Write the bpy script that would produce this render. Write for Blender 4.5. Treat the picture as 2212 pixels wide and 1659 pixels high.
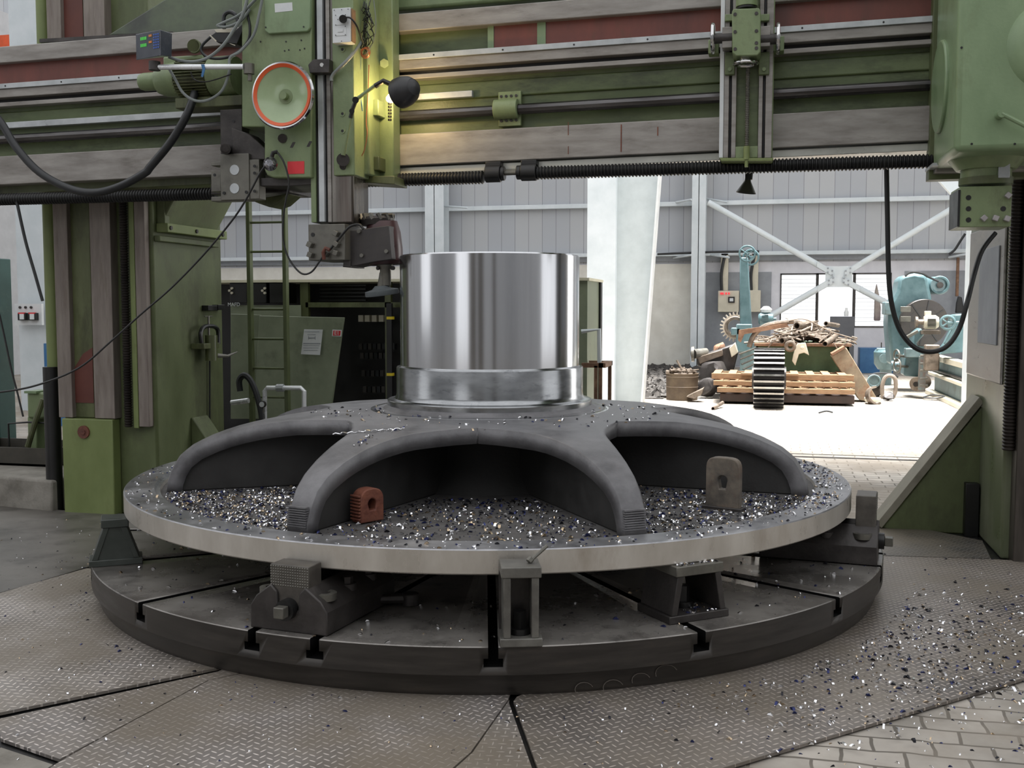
import bpy, bmesh, math, random
from mathutils import Vector, Matrix
import numpy as np
random.seed(7)
for o in list(bpy.data.objects): bpy.data.objects.remove(o)
S = bpy.context.scene
COL = S.collection
R = math.radians
# ------------------------------------------------------------------ camera, sky, lights
# hall frame: origin at the foot of the rotary table's axis, X along the cross rail, Y towards the back wall
CAM = Vector((1.665, -6.347, 1.6)); PITCH = 4.145; YAW = 13.5; FPX = 2290.0
cd = bpy.data.cameras.new('camera'); cam = bpy.data.objects.new('camera', cd); COL.objects.link(cam)
cd.sensor_width = 36; cd.lens = FPX / 2212 * 36; cd.clip_end = 200
cam.location = CAM; cam.rotation_euler = (R(90 - PITCH), 0, R(YAW)); S.camera = cam
w = bpy.data.worlds.new('world'); S.world = w; w.use_nodes = True
bg = w.node_tree.nodes['Background']; bg.inputs[0].default_value = (0.97, 0.98, 1.0, 1); bg.inputs[1].default_value = 1.35
S.view_settings.view_transform = 'Standard'; S.view_settings.look = 'None'; S.view_settings.gamma = 1; S.view_settings.use_curve_mapping = False
S.view_settings.exposure = 0.0
def area(name, loc, rot, sx, sy, power, col=(1, 1, 1)):
    l = bpy.data.lights.new(name, 'AREA'); l.shape = 'RECTANGLE'; l.size = sx; l.size_y = sy; l.energy = power; l.color = col
    o = bpy.data.objects.new(name, l); COL.objects.link(o); o.location = loc; o.rotation_euler = rot; return o
# area lights added overhead and at right to brighten the aisle behind the machine
sk = area('aisle_top_fill', (3.5, 12.2, 8.5), (0, 0, 0), 13, 12, 4000, (1, .99, .97)); sk.data.spread = R(40)
area('aisle_side_fill', (9.0, 8.5, 2.6), (0, R(78), 0), 4.6, 7, 420, (1, .99, .97))
# ------------------------------------------------------------------ pixel rays (2212x1659) -> points on real planes
def ray(px, py):
    x = (px - 1106) / FPX; z = -(py - 829.5) / FPX; a = R(PITCH); b = R(YAW)
    y = math.cos(a) + z * math.sin(a); zz = -math.sin(a) + z * math.cos(a)
    return Vector((x * math.cos(b) - y * math.sin(b), x * math.sin(b) + y * math.cos(b), zz))
def hit(px, py, ax, val):
    d = ray(px, py); return CAM + d * ((val - CAM[ax]) / d[ax])
def V(px, py, v): return hit(px, py, 1, v)
def Z(px, py, z=0.0): return hit(px, py, 2, z)
def U(px, py, u): return hit(px, py, 0, u)
# ------------------------------------------------------------------ mesh helpers
OFF = {}
class MB:
    def __init__(s): s.b = bmesh.new(); s.mi = 0
    def _n(s, f0):
        s.b.faces.ensure_lookup_table()
        for f in s.b.faces[f0:]: f.material_index = s.mi
    def mesh(s, vs, fs):
        f0 = len(s.b.faces); vv = [s.b.verts.new(v) for v in vs]
        for f in fs:
            try: s.b.faces.new([vv[i] for i in f])
            except ValueError: pass
        s._n(f0); return s
    def box(s, x0, x1, y0, y1, z0, z1, M=None):
        vs = [Vector((x, y, z)) for x in (x0, x1) for y in (y0, y1) for z in (z0, z1)]
        if M: vs = [M @ v for v in vs]
        return s.mesh(vs, [(0, 1, 3, 2), (4, 6, 7, 5), (0, 4, 5, 1), (2, 3, 7, 6), (0, 2, 6, 4), (1, 5, 7, 3)])
    def pbox(s, l, t, r, b, v, dep):             # a box whose front face fills a pixel rectangle on the plane y=v
        a = V(l, (t + b) / 2, v); c = V(r, (t + b) / 2, v); e = V((l + r) / 2, t, v); g = V((l + r) / 2, b, v)
        return s.box(a.x, c.x, v, v + dep, g.z, e.z)
    def prism(s, pts, n):                         # closed polygon (3D points) pushed along vector n
        n = Vector(n); k = len(pts); pts = [Vector(p) for p in pts]
        vs = pts + [p + n for p in pts]
        return s.mesh(vs, [tuple(range(k)), tuple(range(2 * k - 1, k - 1, -1))] + [(i, k + i, k + (i + 1) % k, (i + 1) % k) for i in range(k)])
    def pprism(s, pix, v, dep): return s.prism([V(x, y, v) for x, y in pix], (0, dep, 0))
    def cyl(s, p0, p1, r, n=20, r2=None, cap=True):
        p0 = Vector(p0); p1 = Vector(p1); d = (p1 - p0); L = d.length; d.normalize()
        return s.lathe([(r, 0), (r if r2 is None else r2, L)], p0, d, n, cap)
    def lathe(s, prof, o=(0, 0, 0), ax=(0, 0, 1), n=32, cap=True, closed=False, a0=0, a1=2 * math.pi):
        o = Vector(o); ax = Vector(ax).normalized(); t = Vector((1, 0, 0)) if abs(ax.x) < .9 else Vector((0, 0, 1))
        e1 = ax.cross(t).normalized(); e2 = ax.cross(e1)
        full = abs(a1 - a0 - 2 * math.pi) < 1e-6; m = n if full else n + 1; vs = []
        for (r, h) in prof:
            for i in range(m):
                a = a0 + (a1 - a0) * i / n; vs.append(o + ax * h + (e1 * math.cos(a) + e2 * math.sin(a)) * max(r, 1e-5))
        fs = []; k = len(prof)
        for j in range(k - (0 if closed else 1)):
            j2 = (j + 1) % k
            for i in range(n if full else n):
                i2 = (i + 1) % m
                fs.append((j * m + i, j * m + i2, j2 * m + i2, j2 * m + i))
        if cap and not closed and full: fs += [tuple(range(m - 1, -1, -1)), tuple(range((k - 1) * m, k * m))]
        return s.mesh(vs, fs)
    def tube(s, pts, r, n=8, smooth=0):
        P = [Vector(p) for p in pts]
        if smooth:
            Q = []
            for i in range(len(P) - 1):
                p0 = P[max(i - 1, 0)]; p1 = P[i]; p2 = P[i + 1]; p3 = P[min(i + 2, len(P) - 1)]
                for k in range(smooth):
                    t = k / smooth
                    Q.append(.5 * ((2 * p1) + (p2 - p0) * t + (2 * p0 - 5 * p1 + 4 * p2 - p3) * t * t + (3 * p1 - p0 - 3 * p2 + p3) * t ** 3))
            P = Q + [P[-1]]
        vs = []; up = None
        for i, p in enumerate(P):
            d = (P[min(i + 1, len(P) - 1)] - P[max(i - 1, 0)]).normalized()
            if up is None: up = d.cross(Vector((0, 0, 1)) if abs(d.z) < .9 else Vector((1, 0, 0))).normalized()
            e1 = (up - d * up.dot(d)).normalized(); up = e1; e2 = d.cross(e1)
            rr = r[i] if isinstance(r, (list, tuple)) else r
            for k in range(n):
                a = 2 * math.pi * k / n; vs.append(p + (e1 * math.cos(a) + e2 * math.sin(a)) * rr)
        fs = [(j * n + i, j * n + (i + 1) % n, (j + 1) * n + (i + 1) % n, (j + 1) * n + i) for j in range(len(P) - 1) for i in range(n)]
        fs += [tuple(range(n - 1, -1, -1)), tuple(range((len(P) - 1) * n, len(P) * n))]
        return s.mesh(vs, fs)
    def torus(s, c, ax, R0, r, n=40, k=10, sy=1.0):
        return s.lathe([(R0 + r * math.cos(2 * math.pi * i / k), r * sy * math.sin(2 * math.pi * i / k)) for i in range(k)], c, ax, n, closed=True)
    def bolt(s, c, ax, r, h, n=6): return s.cyl(Vector(c), Vector(c) + Vector(ax) * h, r, n)
    def build(s, name, mats, parent=None, bev=0.0, smooth=True, label=None, local=False):
        bmesh.ops.recalc_face_normals(s.b, faces=s.b.faces[:])
        if parent is not None and not local: s.b.transform(OFF[parent].inverted())
        me = bpy.data.meshes.new(name); s.b.to_mesh(me); s.b.free()
        for m in (mats if isinstance(mats, (list, tuple)) else [mats]): me.materials.append(m)
        if smooth:
            me.polygons.foreach_set('use_smooth', [True] * len(me.polygons)); me.set_sharp_from_angle(angle=R(32))
        o = bpy.data.objects.new(name, me); COL.objects.link(o)
        if parent is not None: o.parent = parent; OFF[o] = OFF[parent]
        else: OFF[o] = Matrix.Identity(4)
        if bev:
            m = o.modifiers.new('bevel', 'BEVEL'); m.width = bev; m.segments = 2; m.limit_method = 'ANGLE'; m.angle_limit = R(40); m.harden_normals = False
        if label: o['label'] = label
        return o
def tag(o, label, cat, group=None, kind=None):
    o['label'] = label; o['category'] = cat
    if group: o['group'] = group
    if kind: o['kind'] = kind
    return o
def thing(name, label, cat, loc=(0, 0, 0), rz=0.0, group=None):
    o = bpy.data.objects.new(name, None); COL.objects.link(o); o.location = loc; o.rotation_euler = (0, 0, rz); o.empty_display_size = .1
    OFF[o] = Matrix.Translation(Vector(loc)) @ Matrix.Rotation(rz, 4, 'Z'); return tag(o, label, cat, group)
def struct(o): o['kind'] = 'structure'; return o
def text(name, body, size, loc, rot, m, parent, ext=.0008):
    c = bpy.data.curves.new(name, 'FONT'); c.body = body; c.size = size; c.extrude = ext; c.align_x = 'CENTER'; c.align_y = 'CENTER'
    t = bpy.data.objects.new(name, c); COL.objects.link(t); dg = bpy.context.evaluated_depsgraph_get(); dg.update()
    me = bpy.data.meshes.new_from_object(t.evaluated_get(dg)); bpy.data.objects.remove(t)
    me.transform(Matrix.LocRotScale(Vector(loc), __import__('mathutils').Euler(rot), None)); me.transform(OFF[parent].inverted())
    me.materials.clear(); me.materials.append(m); o = bpy.data.objects.new(name, me); COL.objects.link(o); o.parent = parent; OFF[o] = OFF[parent]; return o
# ------------------------------------------------------------------ materials
def lin(c):
    return tuple(((x / 255) / 12.92 if x <= 10 else ((x / 255 + .055) / 1.055) ** 2.4) for x in c) + (1,)
MC = {}
def mat(name, c1, c2=None, rough=.5, metal=0.0, scale=4.0, st=(1, 1, 1), bump=.0, bscale=60, dirt=None, dscale=3.0, damt=.5, dlo=.5, spec=.5, emit=None, es=1.0, rv=.1, det=6, coord='Object'):
    if name in MC: return MC[name]
    m = bpy.data.materials.new(name); m.use_nodes = True; nt = m.node_tree; N = nt.nodes; L = nt.links; b = N['Principled BSDF']
    b.inputs['Metallic'].default_value = metal; b.inputs['Roughness'].default_value = rough; b.inputs['Specular IOR Level'].default_value = spec
    tc = N.new('ShaderNodeTexCoord'); mp = N.new('ShaderNodeMapping'); mp.inputs['Scale'].default_value = st; L.new(tc.outputs[coord], mp.inputs[0])
    if c2 is None: c2 = tuple(min(255, x * 1.12) for x in c1)
    n1 = N.new('ShaderNodeTexNoise'); n1.inputs['Scale'].default_value = scale; n1.inputs['Detail'].default_value = det; n1.inputs['Roughness'].default_value = .62; L.new(mp.outputs[0], n1.inputs[0])
    r1 = N.new('ShaderNodeValToRGB'); r1.color_ramp.elements[0].position = .36; r1.color_ramp.elements[1].position = .66
    r1.color_ramp.elements[0].color = lin(c1); r1.color_ramp.elements[1].color = lin(c2); L.new(n1.outputs[0], r1.inputs[0]); out = r1.outputs[0]
    if dirt:
        n2 = N.new('ShaderNodeTexNoise'); n2.inputs['Scale'].default_value = dscale; n2.inputs['Detail'].default_value = 8; n2.inputs['Roughness'].default_value = .7; L.new(mp.outputs[0], n2.inputs[0])
        r2 = N.new('ShaderNodeValToRGB'); r2.color_ramp.elements[0].position = dlo; r2.color_ramp.elements[1].position = dlo + .16; r2.color_ramp.elements[0].color = (0, 0, 0, 1); r2.color_ramp.elements[1].color = (damt,) * 3 + (1,)
        L.new(n2.outputs[0], r2.inputs[0]); mx = N.new('ShaderNodeMixRGB'); L.new(r2.outputs[0], mx.inputs[0]); L.new(out, mx.inputs[1]); mx.inputs[2].default_value = lin(dirt); out = mx.outputs[0]
    L.new(out, b.inputs['Base Color'])
    if rv:
        mr = N.new('ShaderNodeMapRange'); mr.inputs[1].default_value = .3; mr.inputs[2].default_value = .7; mr.inputs[3].default_value = max(.03, rough - rv); mr.inputs[4].default_value = min(1, rough + rv); L.new(n1.outputs[0], mr.inputs[0]); L.new(mr.outputs[0], b.inputs['Roughness'])
    if bump:
        n3 = N.new('ShaderNodeTexNoise'); n3.inputs['Scale'].default_value = bscale; n3.inputs['Detail'].default_value = 4; L.new(tc.outputs[coord], n3.inputs[0])
        bp = N.new('ShaderNodeBump'); bp.inputs['Strength'].default_value = bump; bp.inputs['Distance'].default_value = .01; L.new(n3.outputs[0], bp.inputs['Height']); L.new(bp.outputs[0], b.inputs['Normal'])
    if emit: b.inputs['Emission Color'].default_value = lin(emit); b.inputs['Emission Strength'].default_value = es
    MC[name] = m; return m
GRN = mat('machine_green', (106, 121, 86), (131, 146, 106), rough=.42, dirt=(62, 62, 42), dscale=4, damt=.6, dlo=.52, st=(1, 1, .5), bump=.1)
GRNL = mat('gearbox_green', (114, 135, 101), (134, 154, 118), rough=.4, scale=2, dirt=(90, 98, 66), dscale=2.5, damt=.5, dlo=.52, st=(1, 1, .6), bump=.06)
GRNO = mat('oily_green', (70, 76, 44), (98, 104, 70), rough=.4, scale=3, st=(1, 1, .35), dirt=(44, 44, 26), dscale=4, damt=.7, dlo=.5, bump=.06)
GRNR = mat('rail_green', (70, 82, 48), (102, 114, 78), rough=.45, scale=2.2, st=(.5, 1, 1.6), dirt=(40, 46, 26), dscale=3, damt=.75, dlo=.5, bump=.08)
GRNC = mat('column_green', (78, 87, 54), (99, 109, 73), rough=.5, scale=2.2, st=(1, 1, .5), dirt=(62, 64, 42), dscale=2, damt=.7, dlo=.48, bump=.06)
GRNB = mat('bright_green', (104, 116, 68), (122, 134, 84), rough=.5, scale=3, st=(1, 1, .5), dirt=(86, 92, 50), dscale=4, damt=.5, dlo=.55)
GRY = mat('guideway_steel', (128, 123, 118), (156, 152, 147), rough=.36, metal=.15, scale=3, st=(1, 1, 5), dirt=(76, 66, 56), dscale=2.5, damt=.45, dlo=.55)
GRYV = mat('upright_steel', (112, 102, 96), (134, 126, 118), rough=.5, metal=.1, scale=4, st=(5, 5, .6), dirt=(88, 74, 62), dscale=3, damt=.5, dlo=.52)
LGT = mat('bright_strip', (168, 172, 174), (192, 196, 198), rough=.35, metal=.3, scale=6, dirt=(110, 110, 104), damt=.4, dlo=.6)
RED = mat('oxide_primer', (92, 50, 42), (122, 66, 56), rough=.5, scale=2.5, st=(1.4, 1, .5), dirt=(72, 70, 44), dscale=2.4, damt=.65, dlo=.56)
BLK = mat('black_grease', (14, 14, 15), (26, 26, 26), rough=.4)
RUB = mat('black_rubber', (22, 24, 26), (34, 36, 38), rough=.45)
DRK = mat('dark_iron', (52, 49, 48), (76, 72, 70), rough=.42, metal=.4, scale=5, dirt=(34, 30, 28), damt=.6, dlo=.5, bump=.1)
IRON = mat('tool_steel', (92, 90, 84), (122, 120, 112), rough=.38, metal=.45, scale=6, dirt=(58, 54, 46), damt=.5, dlo=.5, bump=.04)
CHR = mat('chrome', (190, 190, 190), (205, 205, 205), rough=.12, metal=1, rv=.03)
ORG = mat('orange_rim', (206, 84, 42), (216, 96, 50), rough=.4, dirt=(190, 170, 140), dscale=22, damt=.6, dlo=.62)
DISH = mat('handwheel_green', (140, 160, 120), (158, 176, 138), rough=.18, scale=2, rv=.04, spec=.7)
WHT = mat('white_paint', (196, 200, 202), (214, 216, 216), rough=.5, scale=3)
HUB = mat('turned_steel', (196, 197, 200), (208, 209, 212), rough=.15, metal=1, scale=3, st=(3, 3, .15), rv=.0, dirt=(130, 132, 134), dscale=5, damt=.2, dlo=.6)
HUBO = mat('oiled_turned_steel', (140, 142, 144), (168, 170, 172), rough=.2, metal=1, scale=4, st=(1, 1, 3), rv=.05, dirt=(84, 86, 90), dscale=9, damt=.7, dlo=.56)
RIM = mat('machined_rim', (176, 170, 161), (202, 197, 189), rough=.3, metal=.45, scale=3, st=(1.5, 1.5, .6), dirt=(128, 106, 82), dscale=2.2, damt=.4, dlo=.58, rv=.06)
RIMT = mat('rim_top_steel', (138, 138, 141), (172, 172, 175), rough=.34, metal=.75, scale=5, dirt=(76, 76, 80), dscale=6, damt=.5, dlo=.52)
DOME = mat('cast_black', (88, 87, 89), (122, 121, 123), rough=.46, metal=.15, scale=5, dirt=(100, 100, 104), dscale=9, damt=.4, dlo=.6, bump=.12, bscale=90)
SCALE = mat('cast_black_shaded', (38, 37, 36), (52, 51, 50), rough=.6, scale=5, bump=.1)  # darker copy of the cast colour, paints the shade inside the casting
DIRT = mat('swarf_bed', (66, 64, 63), (88, 86, 85), rough=.8, scale=9, bump=.3, dirt=(96, 94, 94), dscale=26, damt=.5, dlo=.52)
TAB = mat('table_top_iron', (104, 100, 96), (150, 146, 141), rough=.28, metal=.35, scale=2.2, dirt=(46, 44, 42), dscale=3.4, damt=.75, dlo=.53, rv=.12)
TABS = mat('table_side_iron', (44, 41, 38), (62, 58, 54), rough=.42, metal=.3, scale=3, st=(1, 1, 8), dirt=(76, 64, 54), dscale=3, damt=.35, dlo=.58)
TEAL = mat('teal_enamel', (74, 98, 102), (92, 117, 121), rough=.35, scale=5, dirt=(74, 100, 104), damt=.5, dlo=.58)
TEALD = mat('old_teal_enamel', (84, 106, 110), (116, 136, 138), rough=.5, scale=5, dirt=(70, 66, 60), damt=.6, dlo=.5)
WALLP = mat('wall_sheet', (150, 153, 158), (160, 163, 168), rough=.5, scale=.7, rv=0)
PLAS = mat('white_plaster', (205, 205, 212), (220, 220, 226), rough=.8, scale=2, dirt=(180, 176, 170), damt=.3, dlo=.6)
PLASW = mat('cream_plaster', (206, 203, 194), (222, 220, 212), rough=.8, scale=2, dirt=(170, 160, 150), damt=.3, dlo=.62)
GPAN = mat('grey_wall_paint', (138, 142, 148), (150, 154, 160), rough=.7, rv=0)
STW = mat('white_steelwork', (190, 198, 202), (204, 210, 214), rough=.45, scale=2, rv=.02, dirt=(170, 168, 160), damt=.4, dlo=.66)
CONC = mat('concrete', (112, 108, 100), (140, 136, 128), rough=.85, scale=5, bump=.3, dirt=(70, 64, 58), damt=.5, dlo=.55)
RUST = mat('rusty_steel', (104, 74, 54), (140, 108, 84), rough=.7, scale=8, dirt=(70, 44, 32), damt=.7, dlo=.5, bump=.2)
SCR = mat('scrap_metal', (96, 86, 76), (136, 124, 112), rough=.5, metal=.5, scale=12, dirt=(80, 60, 46), damt=.6, dlo=.52)
WOOD = mat('pallet_wood', (118, 90, 64), (146, 116, 86), rough=.7, scale=6, st=(1, 6, 6), dirt=(120, 84, 56), damt=.5, dlo=.58)
DGRN = mat('bin_green', (52, 70, 42), (72, 90, 60), rough=.6, scale=4, dirt=(92, 56, 42), damt=.6, dlo=.58)
CABG = mat('cabinet_green', (112, 120, 98), (134, 142, 118), rough=.45, scale=2, dirt=(70, 72, 54), damt=.5, dlo=.55)
CREAM = mat('cream_box', (190, 184, 166), (202, 196, 178), rough=.5)
YEL = mat('yellow_tape', (214, 190, 40), rough=.5)
REDS = mat('red_sign', (190, 44, 50), rough=.5, rv=0)
BROWN = mat('rusty_red_lug', (96, 52, 40), (130, 78, 58), rough=.7, scale=14, bump=.3, dirt=(60, 40, 40), damt=.6, dlo=.5)
COPP = mat('copper_wire', (160, 96, 70), rough=.4, metal=.6)
BLUE = mat('blue_paint', (40, 92, 140), (60, 110, 155), rough=.5)
ORGB = mat('orange_crane', (196, 80, 40), rough=.5)
ALU = mat('white_tube', (214, 216, 218), rough=.3, metal=.3)
CABL = mat('grey_cable', (108, 114, 112), (128, 134, 132), rough=.5)
# ------------------------------------------------------------------ floor materials (hall coordinates)
def paver_mat():
    m = bpy.data.materials.new('floor_pavers'); m.use_nodes = True; nt = m.node_tree; N = nt.nodes; L = nt.links; b = N['Principled BSDF']; b.inputs['Roughness'].default_value = .8
    tc = N.new('ShaderNodeTexCoord'); br = N.new('ShaderNodeTexBrick'); br.inputs['Scale'].default_value = 1; br.offset = .5
    br.inputs['Brick Width'].default_value = .22; br.inputs['Row Height'].default_value = .13; br.inputs['Mortar Size'].default_value = .008; br.inputs['Mortar Smooth'].default_value = .4
    br.inputs['Color1'].default_value = lin((172, 165, 156)); br.inputs['Color2'].default_value = lin((152, 147, 139)); br.inputs['Mortar'].default_value = lin((100, 94, 86))
    nz = N.new('ShaderNodeTexNoise'); nz.inputs['Scale'].default_value = 5; mv = N.new('ShaderNodeVectorMath'); mv.operation = 'MULTIPLY_ADD'; mv.inputs[1].default_value = (.05, .05, 0)
    L.new(tc.outputs['Object'], nz.inputs[0]); L.new(nz.outputs['Color'], mv.inputs[0]); L.new(tc.outputs['Object'], mv.inputs[2]); L.new(mv.outputs[0], br.inputs[0])
    n2 = N.new('ShaderNodeTexNoise'); n2.inputs['Scale'].default_value = 2.5; n2.inputs['Detail'].default_value = 8; L.new(tc.outputs['Object'], n2.inputs[0])
    mr = N.new('ShaderNodeMapRange'); mr.inputs[1].default_value = .35; mr.inputs[2].default_value = .7; mr.inputs[3].default_value = 1.1; mr.inputs[4].default_value = .72; L.new(n2.outputs[0], mr.inputs[0])
    mx = N.new('ShaderNodeVectorMath'); mx.operation = 'SCALE'; L.new(br.outputs['Color'], mx.inputs[0]); L.new(mr.outputs[0], mx.inputs['Scale']); n5 = N.new('ShaderNodeTexNoise'); n5.inputs['Scale'].default_value = 1.1; n5.inputs['Detail'].default_value = 9; n5.inputs['Roughness'].default_value = .6; L.new(tc.outputs['Object'], n5.inputs[0])
    r5 = N.new('ShaderNodeValToRGB'); r5.color_ramp.elements[0].position = .42; r5.color_ramp.elements[1].position = .6; r5.color_ramp.elements[0].color = (.85, .85, .85, 1); r5.color_ramp.elements[1].color = (0, 0, 0, 1); L.new(n5.outputs[0], r5.inputs[0])
    m5 = N.new('ShaderNodeMixRGB'); m5.inputs[2].default_value = lin((128, 119, 107)); L.new(r5.outputs[0], m5.inputs[0]); L.new(mx.outputs[0], m5.inputs[1]); L.new(m5.outputs[0], b.inputs['Base Color'])
    bp = N.new('ShaderNodeBump'); bp.inputs['Strength'].default_value = .5; bp.inputs['Distance'].default_value = .006; bp.invert = True; L.new(br.outputs['Fac'], bp.inputs['Height']); L.new(bp.outputs[0], b.inputs['Normal']); return m
def tread_mat(name, c, ang, pitch=.035, lo=1.0):
    m = bpy.data.materials.new(name); m.use_nodes = True; nt = m.node_tree; N = nt.nodes; L = nt.links; b = N['Principled BSDF']
    b.inputs['Metallic'].default_value = .35; b.inputs['Roughness'].default_value = .42
    tc = N.new('ShaderNodeTexCoord'); mp = N.new('ShaderNodeMapping'); mp.inputs['Rotation'].default_value = (0, 0, R(ang)); mp.inputs['Scale'].default_value = (1 / pitch, 1 / pitch, 0); L.new(tc.outputs['Object'], mp.inputs[0])
    sp = N.new('ShaderNodeSeparateXYZ'); L.new(mp.outputs[0], sp.inputs[0])
    def M(op, a, b_=None, c_=None):
        n = N.new('ShaderNodeMath'); n.operation = op
        for i, x in enumerate((a, b_, c_)):
            if x is None: continue
            if isinstance(x, (int, float)): n.inputs[i].default_value = x
            else: L.new(x, n.inputs[i])
        return n.outputs[0]
    fx = M('FLOOR', sp.outputs[0]); fy = M('FLOOR', sp.outputs[1])
    par = M('FLOORED_MODULO', M('ADD', fx, fy), 2.0)
    u = M('SUBTRACT', M('SUBTRACT', sp.outputs[0], fx), .5); v = M('SUBTRACT', M('SUBTRACT', sp.outputs[1], fy), .5)
    a = M('ADD', M('MULTIPLY', u, par), M('MULTIPLY', v, M('SUBTRACT', 1.0, par)))
    c2 = M('ADD', M('MULTIPLY', v, par), M('MULTIPLY', u, M('SUBTRACT', 1.0, par)))
    e = M('ADD', M('POWER', M('DIVIDE', M('ABSOLUTE', a), .44), 2.0), M('POWER', M('DIVIDE', M('ABSOLUTE', c2), .10), 2.0))
    mr = N.new('ShaderNodeMapRange'); mr.interpolation_type = 'SMOOTHSTEP'; mr.inputs[1].default_value = 1.3; mr.inputs[2].default_value = .5; L.new(e, mr.inputs[0])
    n2 = N.new('ShaderNodeTexNoise'); n2.inputs['Scale'].default_value = 1.6; n2.inputs['Detail'].default_value = 9; n2.inputs['Roughness'].default_value = .65; L.new(tc.outputs['Object'], n2.inputs[0])
    r2 = N.new('ShaderNodeValToRGB'); r2.color_ramp.elements[0].position = .35; r2.color_ramp.elements[1].position = .68
    r2.color_ramp.elements[0].color = lin(tuple(x * .72 * lo for x in c)); r2.color_ramp.elements[1].color = lin(tuple(x * 1.08 for x in c)); L.new(n2.outputs[0], r2.inputs[0])
    mx = N.new('ShaderNodeMixRGB'); mx.inputs[2].default_value = lin(tuple(min(255, x * 1.55) for x in c)); L.new(r2.outputs[0], mx.inputs[1]); L.new(M('MULTIPLY', mr.outputs[0], .95), mx.inputs[0]); n5 = N.new('ShaderNodeTexNoise'); n5.inputs['Scale'].default_value = 1.1; n5.inputs['Detail'].default_value = 9; n5.inputs['Roughness'].default_value = .6; L.new(tc.outputs['Object'], n5.inputs[0])
    r5 = N.new('ShaderNodeValToRGB'); r5.color_ramp.elements[0].position = .42; r5.color_ramp.elements[1].position = .6; r5.color_ramp.elements[0].color = (.85, .85, .85, 1); r5.color_ramp.elements[1].color = (0, 0, 0, 1); L.new(n5.outputs[0], r5.inputs[0])
    m5 = N.new('ShaderNodeMixRGB'); m5.inputs[2].default_value = lin((128, 119, 107)); L.new(r5.outputs[0], m5.inputs[0]); L.new(mx.outputs[0], m5.inputs[1]); L.new(m5.outputs[0], b.inputs['Base Color'])
    bp = N.new('ShaderNodeBump'); bp.inputs['Strength'].default_value = .55; bp.inputs['Distance'].default_value = .0025; L.new(mr.outputs[0], bp.inputs['Height']); L.new(bp.outputs[0], b.inputs['Normal']); return m
def sheet_mat():
    m = bpy.data.materials.new('ribbed_cladding'); m.use_nodes = True; nt = m.node_tree; N = nt.nodes; L = nt.links; b = N['Principled BSDF']; b.inputs['Roughness'].default_value = .5
    tc = N.new('ShaderNodeTexCoord'); sp = N.new('ShaderNodeSeparateXYZ'); L.new(tc.outputs['Object'], sp.inputs[0])
    def M(op, a, c):
        n = N.new('ShaderNodeMath'); n.operation = op; L.new(a, n.inputs[0]); n.inputs[1].default_value = c; return n.outputs[0]
    fr = M('FRACT', M('MULTIPLY', M('ADD', sp.outputs[0], 50.0), 2.55), 0.0); seam = M('LESS_THAN', fr, .035)
    fr2 = M('FRACT', M('MULTIPLY', M('ADD', sp.outputs[0], 50.0), .6375), 0.0); s2 = M('GREATER_THAN', fr2, .5)
    mx = N.new('ShaderNodeMixRGB'); mx.inputs[1].default_value = lin((160, 163, 168)); mx.inputs[2].default_value = lin((166, 168, 171)); L.new(s2, mx.inputs[0])
    mx2 = N.new('ShaderNodeMixRGB'); mx2.inputs[2].default_value = lin((120, 122, 126)); L.new(mx.outputs[0], mx2.inputs[1]); L.new(seam, mx2.inputs[0]); L.new(mx2.outputs[0], b.inputs['Base Color']); return m
PAV = paver_mat(); CLAD = sheet_mat()
FZ = -.02
# ================================================================== SETTING
struct(MB().box(-32, 26, -22, 34, FZ - .2, FZ).build('floor', PAV, smooth=False))
struct(MB().prism([(-6, -4.2, FZ - .001), (1.2, -2.98, FZ - .001), (2.68, -1.48, FZ - .001), (4.0, -.1, FZ - .001), (4.0, 1.9, FZ - .001), (2.3, 1.95, FZ - .001), (-1.5, 2.9, FZ - .001), (-6, 1.4, FZ - .001)], (0, 0, .003)).build('floor_seam_shade', BLK, smooth=False))  # flat black sheet under the plates, paints the shade in their seams
WY = 23.0
wl = V(1685, 640, WY).x; wr = V(1925, 640, WY).x; wz0 = V(1800, 707, WY).z; wz1 = V(1800, 590, WY).z; wtop = V(1500, 566, WY).z
mb = MB(); mb.box(-30, wl, WY, WY + .3, FZ, wtop).box(wr, 20, WY, WY + .3, FZ, wtop).box(wl, wr, WY, WY + .3, FZ, wz0).box(wl, wr, WY, WY + .3, wz1, wtop)
wb = struct(mb.build('wall_back', PLAS, smooth=False))
MB().box(-30, 20, WY - .02, WY + .1, wtop - .02, 12).build('cladding', CLAD, wb, smooth=False, label='ribbed pale grey cladding')
MB().box(-30, -.15, WY - .06, WY, .02, wtop - .05).build('cream_panel', PLASW, wb, smooth=False, label='cream plaster panel')
mb = MB()
for l, t, r, b in ((1523, 588, 1665, 790), (1952, 585, 2110, 800)): mb.pbox(l, t, r, b, WY - .03, .03)
mb.build('dado_panel', GPAN, wb, smooth=False, label='grey painted wall patch')
for i, (a, c) in enumerate(((1685, 1765), (1765, 1845), (1845, 1925))):
    x0 = V(a, 640, WY).x; x1 = V(c, 640, WY).x
    f = thing('window_%d' % (i + 1), 'window', 'window', (x0, WY, wz0)); f['kind'] = 'structure'; del f['label']; del f['category']
    t = .035; MB().box(x0, x0 + t, WY - .02, WY + .1, wz0, wz1).box(x1 - t, x1, WY - .02, WY + .1, wz0, wz1).box(x0, x1, WY - .02, WY + .1, wz1 - t, wz1).box(x0, x1, WY - .02, WY + .1, wz0, wz0 + t).build('window_frame', DRK, f)
    if i != 1:
        mb = MB(); n = 14
        for k in range(n):
            z = wz0 + (k + .5) * (wz1 - wz0) / n; mb.box(x0 + t, x1 - t, WY + .02, WY + .1, z - .004, z + .004, Matrix.Identity(4))
        mb.build('louvre_slats', WHT, f, smooth=False)
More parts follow.
